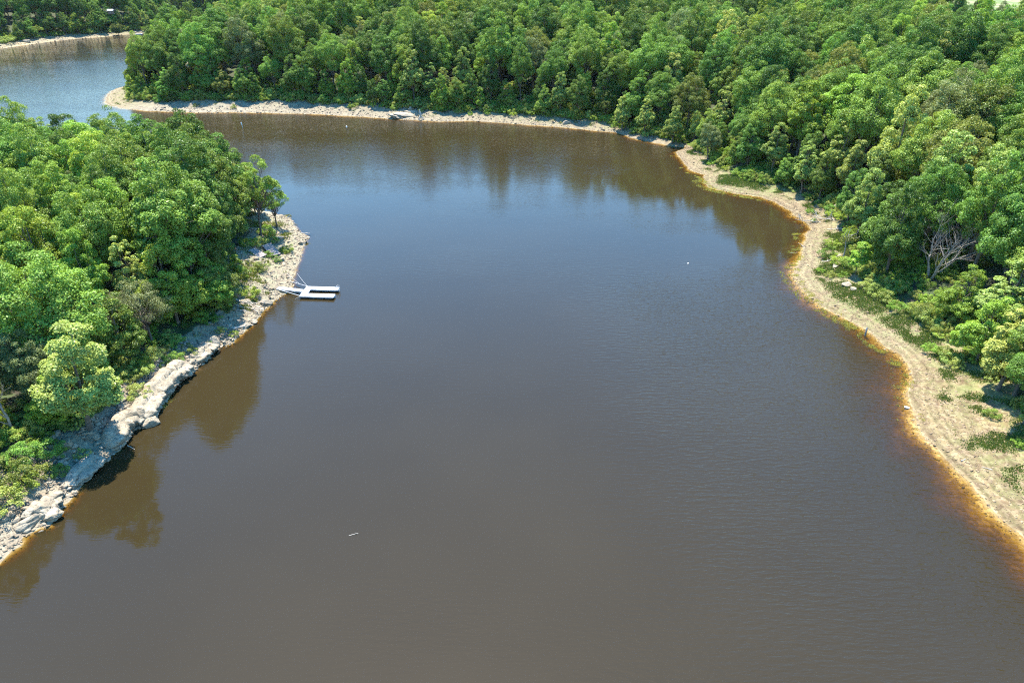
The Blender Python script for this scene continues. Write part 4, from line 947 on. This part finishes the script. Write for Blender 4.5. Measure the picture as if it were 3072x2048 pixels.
# ------------------------------------------------------------------ driftwood and fallen branches
def log(px, py, ln, r, rz, label, seed, pitch=0.0, lift=.12, group=None, twigs=0, name="driftwood_log", cat="driftwood"):
    q = at(px, py, 0, True); rng = np.random.default_rng(seed); t = Tubes()
    p = curve((-ln/2, 0, 0), (ln/2, 0, 0), 7, .02, rng); t.add(p, np.linspace(r, r*.45, 7), 7)
    for k in range(twigs):
        b = p[rng.integers(1, 6)]; e = b+unit(np.array([.8, rng.normal()*.8, abs(rng.normal())*.8]))*ln*rng.uniform(.15, .4)
        c = curve(b, e, 5, .05, rng); t.add(c, np.linspace(r*.5, .02, 5), 5)
        for _ in range(2): t.add(curve(c[2], c[2]+unit(e-b+rng.normal(size=3)*.6)*ln*.14, 4, .06, rng), np.linspace(r*.25, .015, 4), 4)
    o = link(name, t.mesh(name), DRIFT, None, (q.x, q.y, max(q.z, 0)+lift)); o.rotation_euler = (0, pitch, rz); return tag(o, label, cat, group)
log(735, 985, 4.2, .12, 1.0, "pale driftwood pole leaning from the rocks down to the water", 1, .25, .35)
for k in range(16):
    log(745+random.uniform(-38, 42), 925+random.uniform(-16, 16), random.uniform(1.4, 3.6), random.uniform(.05, .09), random.uniform(-.9, .3), "bleached driftwood stick tangled in the heap below the gangway", 20+k, random.uniform(-.1, .15), random.uniform(.15, .5), "driftwood sticks in the heap")
log(695, 895, 4.6, .16, -.55, "grey log running from the wood down to the driftwood heap", 3, .12, .3)
log(915, 703, 2.2, .1, -.1, "dark log lying across the rocks near the point's tip", 4, 0, .25)
log(2425, 668, 5.5, .12, 2.9, "fallen pale tree top with branches reaching into the water", 5, -.05, .4, "fallen dead branches on the right shore", 9, "fallen_tree", "fallen tree")
log(2480, 662, 6.0, .13, 2.7, "fallen tangle of grey branches across the right beach", 6, -.05, .4, "fallen dead branches on the right shore", 10, "fallen_tree", "fallen tree")
log(2510, 690, 4.5, .1, .2, "grey fallen branches just left of the snag top", 7, 0, .3, "fallen dead branches on the right shore", 7, "fallen_tree", "fallen tree")
log(2490, 785, 3.2, .08, .05, "grey sticks lying above the white rocks of the right point", 8, 0, .2, None, 4)
log(2407, 740, 2.0, .06, 2.2, "pale stick standing out of the weed bed on the right shore", 9, -.3, .2)
log(2382, 758, 1.6, .04, .2, "thin pale stick floating just off the weedy right point", 10, 0, .02)
log(2960, 1405, 1.0, .05, 2.6, "small dark stick on the widest part of the right beach", 11, 0, .06)
log(2890, 1380, .8, .06, .5, "short grey driftwood chunk on the right beach", 12, 0, .06)
log(1061, 1602, .9, .03, .35, "thin pale twig floating alone in the near water", 13, 0, .01, None, 1, "floating_twig", "twig")
log(350, 1325, 3.0, .06, -.75, "bare branch fallen on the shaded ledge under the large pale tree", 14, .25, .5, None, 3)
log(395, 1345, 1.3, .04, -.5, "thin branch dipping into dark water below the shaded ledge", 15, .1, .15)

# ------------------------------------------------------------------ dock
WHITE = simple("white_dock_boards", (.52, .53, .53), .55, .06, 2.0); ALU = simple("aluminium_edge", (.55, .58, .62), .45, .12, 3.0, 0, .3)
FLOAT = simple("black_dock_float", (.035, .04, .05), .5, .2, 2.0); STEEL = simple("galvanised_pole", (.70, .72, .74), .4, .1, 3, 0, .4)
OLDWOOD = simple("weathered_timber", (.25, .22, .20), .85, .35, 4, .4); ROPE = simple("rope", (.6, .6, .58), .8, .1, 5)
class Boxes:
    def __init__(s): s.bm = bmesh.new()
    def box(s, x0, x1, y0, y1, z0, z1, bev=0.0):
        r = bmesh.ops.create_cube(s.bm, size=1, matrix=Matrix.Translation(((x0+x1)/2, (y0+y1)/2, (z0+z1)/2)) @ Matrix.Diagonal((x1-x0, y1-y0, z1-z0, 1)))
        if bev: bmesh.ops.bevel(s.bm, geom=list({e for v in r['verts'] for e in v.link_edges}), offset=bev, segments=2, profile=.5, affect='EDGES')
        return s
    def mesh(s, name):
        me = bpy.data.meshes.new(name); s.bm.to_mesh(me); s.bm.free(); return me
def boards(x0, x1, y0, y1, z0, z1, along, step):
    b = Boxes(); n = max(1, round((x1-x0 if along == 'x' else y1-y0)/step))
    for k in range(n):
        if along == 'x': w = (x1-x0)/n; b.box(x0+k*w, x0+(k+1)*w-.012, y0, y1, z0, z1, .006)
        else: w = (y1-y0)/n; b.box(x0, x1, y0+k*w, y0+(k+1)*w-.012, z0, z1, .006)
    return b
ax_, ay_ = to_plane(924.8, 857.4, .5); bx_, by_ = to_plane(1023, 860.6, .5); cx_, cy_ = to_plane(897.3, 887.4, .5); ex_, ey_ = to_plane(999.4, 890.6, .5)
dock_rz = math.atan2(by_-ay_, bx_-ax_)
LEN_F = math.hypot(bx_-ax_, by_-ay_); WID = abs((ay_-cy_)*math.cos(dock_rz)); LEN_N = math.hypot(ex_-cx_, ey_-cy_)
dock = empty("floating_dock", (cx_, cy_, 0), dock_rz, "white u shaped floating dock with two fingers off the rocky left shore", "dock")
CW, FWD = 1.0, 1.15                      # walkway and finger widths; local x runs out into the lake, y away from the camera
def deck(name, x0, x1, y0, y1, along):
    link(name, boards(x0, x1, y0, y1, .40, .46, along, .19).mesh(name), WHITE, dock)
    f = Boxes(); f.box(x0+.02, x1-.02, y0-.035, y0+.0, .26, .44, .008); f.box(x0+.02, x1-.02, y1, y1+.035, .26, .44, .008); f.box(x1-.0, x1+.035, y0, y1, .26, .44, .008); f.box(x0-.035, x0, y0, y1, .26, .44, .008)
    link("edge_frame", f.mesh("edge_frame"), ALU, dock)
deck("walkway", 0, CW, 0, WID, 'y'); deck("finger", CW+.04, LEN_F, WID-FWD, WID, 'x'); deck("finger", CW+.04, LEN_N, 0, FWD, 'x')
for y0, y1, ln in ((WID-FWD+.1, WID-.1, LEN_F), (.1, FWD-.1, LEN_N)):
    x = .15
    while x+1.1 < ln:
        link("dock_float", Boxes().box(x, x+1.05, y0, y1, -.22, .26, .06).mesh("dock_float"), FLOAT, dock); x += 1.36
lad = Tubes()
for y in (WID-.95, WID-.5):
    lad.add([(LEN_F+.12, y, -.5), (LEN_F+.12, y, .55), (LEN_F+.1, y, 1.05), (LEN_F-.15, y, 1.12), (LEN_F-.3, y, .9), (LEN_F-.3, y, .45)], [.035]*6, 6)
for z in (-.3, 0, .3): lad.add([(LEN_F+.12, WID-.95, z), (LEN_F+.12, WID-.5, z)], [.03]*2, 6)
link("ladder", lad.mesh("ladder"), WHITE, dock)
for (x, y) in ((.12, .12), (.12, WID-.12), (LEN_N-.1, .1), (LEN_F-.5, WID-.1)):
    c = Tubes(); c.add([(x-.1, y, .46), (x-.1, y, .56), (x+.1, y, .56), (x+.1, y, .46)], [.02]*4, 6); link("cleat", c.mesh("cleat"), STEEL, dock)
# gangway, resting on the rocks and on the walkway
g0 = at(833, 866); gx, gy = to_plane(909, 872, .55); gl = math.hypot(gx-g0.x, gy-g0.y)+.35; gr = math.atan2(gy-g0.y, gx-g0.x)
z0g = max(g0.z, .3)+.12
gang = empty("gangway", (g0.x, g0.y, z0g), gr, "white gangway sloping from the rocks to the floating dock", "gangway")
gp = math.atan2(z0g-.50, gl); gang.rotation_euler = (0, gp, gr)
link("gangway_deck", boards(0, gl, -.42, .42, 0, .05, 'x', .2).mesh("gangway_deck"), WHITE, gang)
for y in (-.45, .42): link("side_beam", Boxes().box(0, gl, y, y+.03, -.16, .09, .006).mesh("side_beam"), ALU, gang)
tr = Boxes(); x = .2
while x < gl-.2: tr.box(x, x+.06, -.41, .41, -.14, -.08); x += .55
link("cross_brace", tr.mesh("cross_brace"), FLOAT, gang)
def dock_pt(x, y, z): 
    c, s_ = math.cos(dock_rz), math.sin(dock_rz); return Vector((cx_+x*c-y*s_, cy_+x*s_+y*c, z))
def pole(a, b, r, name, label, cat, mat, sag=0.0):
    t = Tubes(); n = 9; p = np.linspace(np.array(a), np.array(b), n); p[:, 2] -= np.sin(np.linspace(0, math.pi, n))*sag
    t.add(p-np.array(a), [r]*n, 6); o = link(name, t.mesh(name), mat, None, a); return tag(o, label, cat)
q = at(872, 848); pole(dock_pt(.1, WID-.08, .47), (q.x, q.y, q.z+.25), .045, "mooring_pole", "white pole bracing the dock's back corner to the rocks", "mooring pole", STEEL)
q = at(838, 873); pole(dock_pt(.1, .08, .47), (q.x, q.y, q.z+.25), .045, "mooring_pole", "white pole bracing the dock's front corner to the rocks beside the gangway", "mooring pole", STEEL)
q = at(894, 832); pole(dock_pt(.1, WID-.05, .47), (q.x, q.y, max(q.z, 0)+.25), .018, "mooring_rope", "thin rope from the dock's back corner up the shore", "rope", ROPE, .1)
q = at(862, 826); pole((dock_pt(-1.5, WID+.6, .6)), (q.x, q.y, q.z+.3), .018, "mooring_rope", "thin rope lying over the rocks above the dock", "rope", ROPE, .0)
q = Vector(to_plane(884, 896)+(0,)); pole(dock_pt(.02, .05, .42), (q.x, q.y, -.05), .018, "mooring_rope", "thin rope from the dock's front corner down into the water", "rope", ROPE, .05)

# fallen timber walkway on the point
def walkway(pa, pb, wid, rise, label, rail):
    a, b = at(*pa), at(*pb); d = b-a; ln = math.hypot(d.x, d.y); rz = math.atan2(d.y, d.x); za, zb = a.z+rise, b.z+rise*.6
    e = empty("timber_walkway", (a.x, a.y, za), rz, label, "walkway", "old timber walkways on the rocky point"); e.rotation_euler = (0, math.atan2(za-zb, ln), rz)
    link("boards", boards(0, ln, -wid/2, wid/2, 0, .06, 'x', .24).mesh("boards"), OLDWOOD, e)
    for y in (-wid/2+.05, wid/2-.13): link("stringer", Boxes().box(0, ln, y, y+.08, -.24, -.004).mesh("stringer"), OLDWOOD, e)
    for x in (.15, ln-.25):
        for y in (-wid/2-.11, wid/2+.003): link("post", Boxes().box(x, x+.1, y, y+.1, -1.1, .12).mesh("post"), OLDWOOD, e)
    if rail:
        t = Tubes(); t.add([(.1, -wid/2-.18, .14), (ln*.5, -wid/2-.2, .2), (ln, -wid/2-.18, .14)], [.04]*3, 6); link("handrail", t.mesh("handrail"), DRIFT, e)
walkway((800, 741), (829, 770), 1.7, .55, "grey timber walkway running down the point to the rocks", False)
walkway((755, 756), (793, 774), 1.6, .5, "broken brown timber platform left of the grey walkway", True)

# ------------------------------------------------------------------ small things on the water and beyond
PLASTIC = simple("white_plastic", (.80, .80, .76), .5, .08, 3)
def marker():
    x, y = to_plane(728, 383); e = empty("marker_post", (x, y, 0), 0, "white leaning marker post in the far water", "marker post"); e.rotation_euler = (0, -.13, 0)
    t = Tubes(); t.add([(0, 0, -1), (0, 0, 0), (0, 0, .95)], [.06]*3, 8); link("pole", t.mesh("pole"), PLASTIC, e)
    t = Tubes(); t.add([(0, 0, .7), (0, 0, .78), (0, 0, 1.6), (0, 0, 1.72)], [.07, .15, .15, .05], 10); link("sleeve", t.mesh("sleeve"), PLASTIC, e)
marker()
def grey_post():
    q = at(2595, 1006, 0, True); e = empty("wooden_post", (q.x, q.y, min(q.z, 0)), 0, "grey wooden post standing in the weedy shallows", "post")
    t = Tubes(); t.add([(0, 0, -.5), (0, 0, .5), (-.02, 0, 1.35), (-.02, 0, 1.4)], [.12, .12, .11, .02], 8); link("post", t.mesh("post"), OLDWOOD, e)
    t = Tubes(); t.add([(-.02, 0, 1.08), (-.02, 0, 1.2)], [.125, .125], 8); link("band", t.mesh("band"), ALU, e)
grey_post()
def blob(px, py, size, name, label, cat, seed, mat, z=0.0):
    x, y = to_plane(px, py); rng = np.random.default_rng(seed)
    o = link(name, rock_mesh(name, rng, size, 3, 14, mat), None, None, (x, y, z+size[2]*.4)); o.rotation_euler = (0, .1, rng.uniform(0, 3)); return tag(o, label, cat)
blob(1040, 381, (.32, .22, .25), "float", "small white float on the far water", "float", 5, PLASTIC)
blob(2064, 791, (.18, .13, .12), "float", "tiny white float in the middle of the lake", "float", 6, PLASTIC)
q = at(2720, 1222, 0, True)
b_ = Boxes().box(-.28, .28, -.17, .17, 0, .09, .03); o = link("foam_scrap", b_.mesh("foam_scrap"), PLASTIC, None, (q.x, q.y, max(q.z, 0)+.0)); o.rotation_euler = (.05, .06, -.5); tag(o, "white foam scrap at the waterline of the right beach", "scrap")

HULL = simple("boat_hull", (.30, .30, .31), .5, .15, 2)
def boat():
    x, y = to_plane(417, 106); e = empty("boat", (x, y, 0), .12, "small grey boat moored at the far left shore", "boat")
    st = np.linspace(0, 1, 12); Vv = []
    for t in st:
        wb = 1.05*min(1, (1-t)*3.2+.08)**.6; xx = -2.4+4.8*t; zk = -.15+.35*max(0, t-.7)**1.5*4
        Vv += [(xx, -wb, .75+.2*t), (xx, -wb*.8, zk+.12), (xx, 0, zk), (xx, wb*.8, zk+.12), (xx, wb, .75+.2*t), (xx, wb*.88, .72+.2*t), (xx, wb*.7, .2), (xx, -wb*.7, .2), (xx, -wb*.88, .72+.2*t)]
    m = 9; F = [(i*m+j, i*m+(j+1) % m, (i+1)*m+(j+1) % m, (i+1)*m+j) for i in range(11) for j in range(m)]
    me = np_mesh("hull", Vv, [np.array(F), np.array([list(range(m))]), np.array([list(range(11*m, 12*m))[::-1]])]); link("hull", me, HULL, e)
    for xx in (-1.2, .3): link("bench", Boxes().box(xx, xx+.4, -.72, .72, .45, .52, .01).mesh("bench"), PLASTIC, e)
    link("bow_deck", Boxes().box(1.4, 2.3, -.45, .45, .86, .92, .02).mesh("bow_deck"), PLASTIC, e)
boat()
ROOF = simple("pale_metal_roof", (.66, .64, .60), .5, .1, 2); WALL = simple("brown_cabin_wall", (.20, .13, .09), .8, .2, 2); GLASS = simple("dark_window", (.03, .035, .04), .2, .1, 2)
def cabin(px, py, label, rz, s=1.0):
    q = at(px, py, 2.5); q.z -= .8; e = empty("cabin", q, rz, label, "cabin", "cabins among the far trees"); e.scale = (s, s, s)
    link("wall", Boxes().box(-3.2, 3.2, -2.4, 2.4, -1.5, 2.5).mesh("wall"), WALL, e)
    V = [(-3.7, -3, 2.42), (3.7, -3, 2.42), (3.7, 0, 4.1), (-3.7, 0, 4.1), (-3.7, 3, 2.42), (3.7, 3, 2.42), (-3.7, -3, 2.55), (3.7, -3, 2.55), (3.7, 0, 4.25), (-3.7, 0, 4.25), (-3.7, 3, 2.55), (3.7, 3, 2.55)]
    F4 = [(0, 1, 2, 3), (3, 2, 5, 4), (6, 9, 8, 7), (9, 10, 11, 8), (0, 6, 7, 1), (4, 5, 11, 10), (0, 3, 9, 6), (3, 4, 10, 9), (1, 7, 8, 2), (2, 8, 11, 5)]
    link("roof", np_mesh("roof", V, np.array(F4)), ROOF, e)
    for x in (-1.9, 1.1): link("window", Boxes().box(x, x+.9, -2.43, -2.41, .8, 1.8).mesh("window"), GLASS, e)
    link("door", Boxes().box(-.45, .45, -2.44, -2.41, -.2, 1.95).mesh("door"), OLDWOOD, e)
cabin(335, 46, "cabin with a pale roof half hidden in the far left wood", .2, .5)
cabin(505, 46, "cabin corner showing above the far headland treetops", -.3, .5)

# ------------------------------------------------------------------ thin summer haze
HAZE = 0.00002
if HAZE:
    hm, nt, out = nmat("haze_air"); pv = N(nt, "ShaderNodeVolumePrincipled"); pv.inputs["Color"].default_value = (.78, .88, 1.0, 1); pv.inputs["Density"].default_value = HAZE; pv.inputs["Anisotropy"].default_value = .3
    nt.links.new(pv.outputs[0], out.inputs["Volume"])
    hb = link("haze", Boxes().box(-1080, 1080, -170, 1480, -8, 110).mesh("haze"), hm); tag(hb, "thin bluish summer haze over the far woods", "haze", None, "stuff")
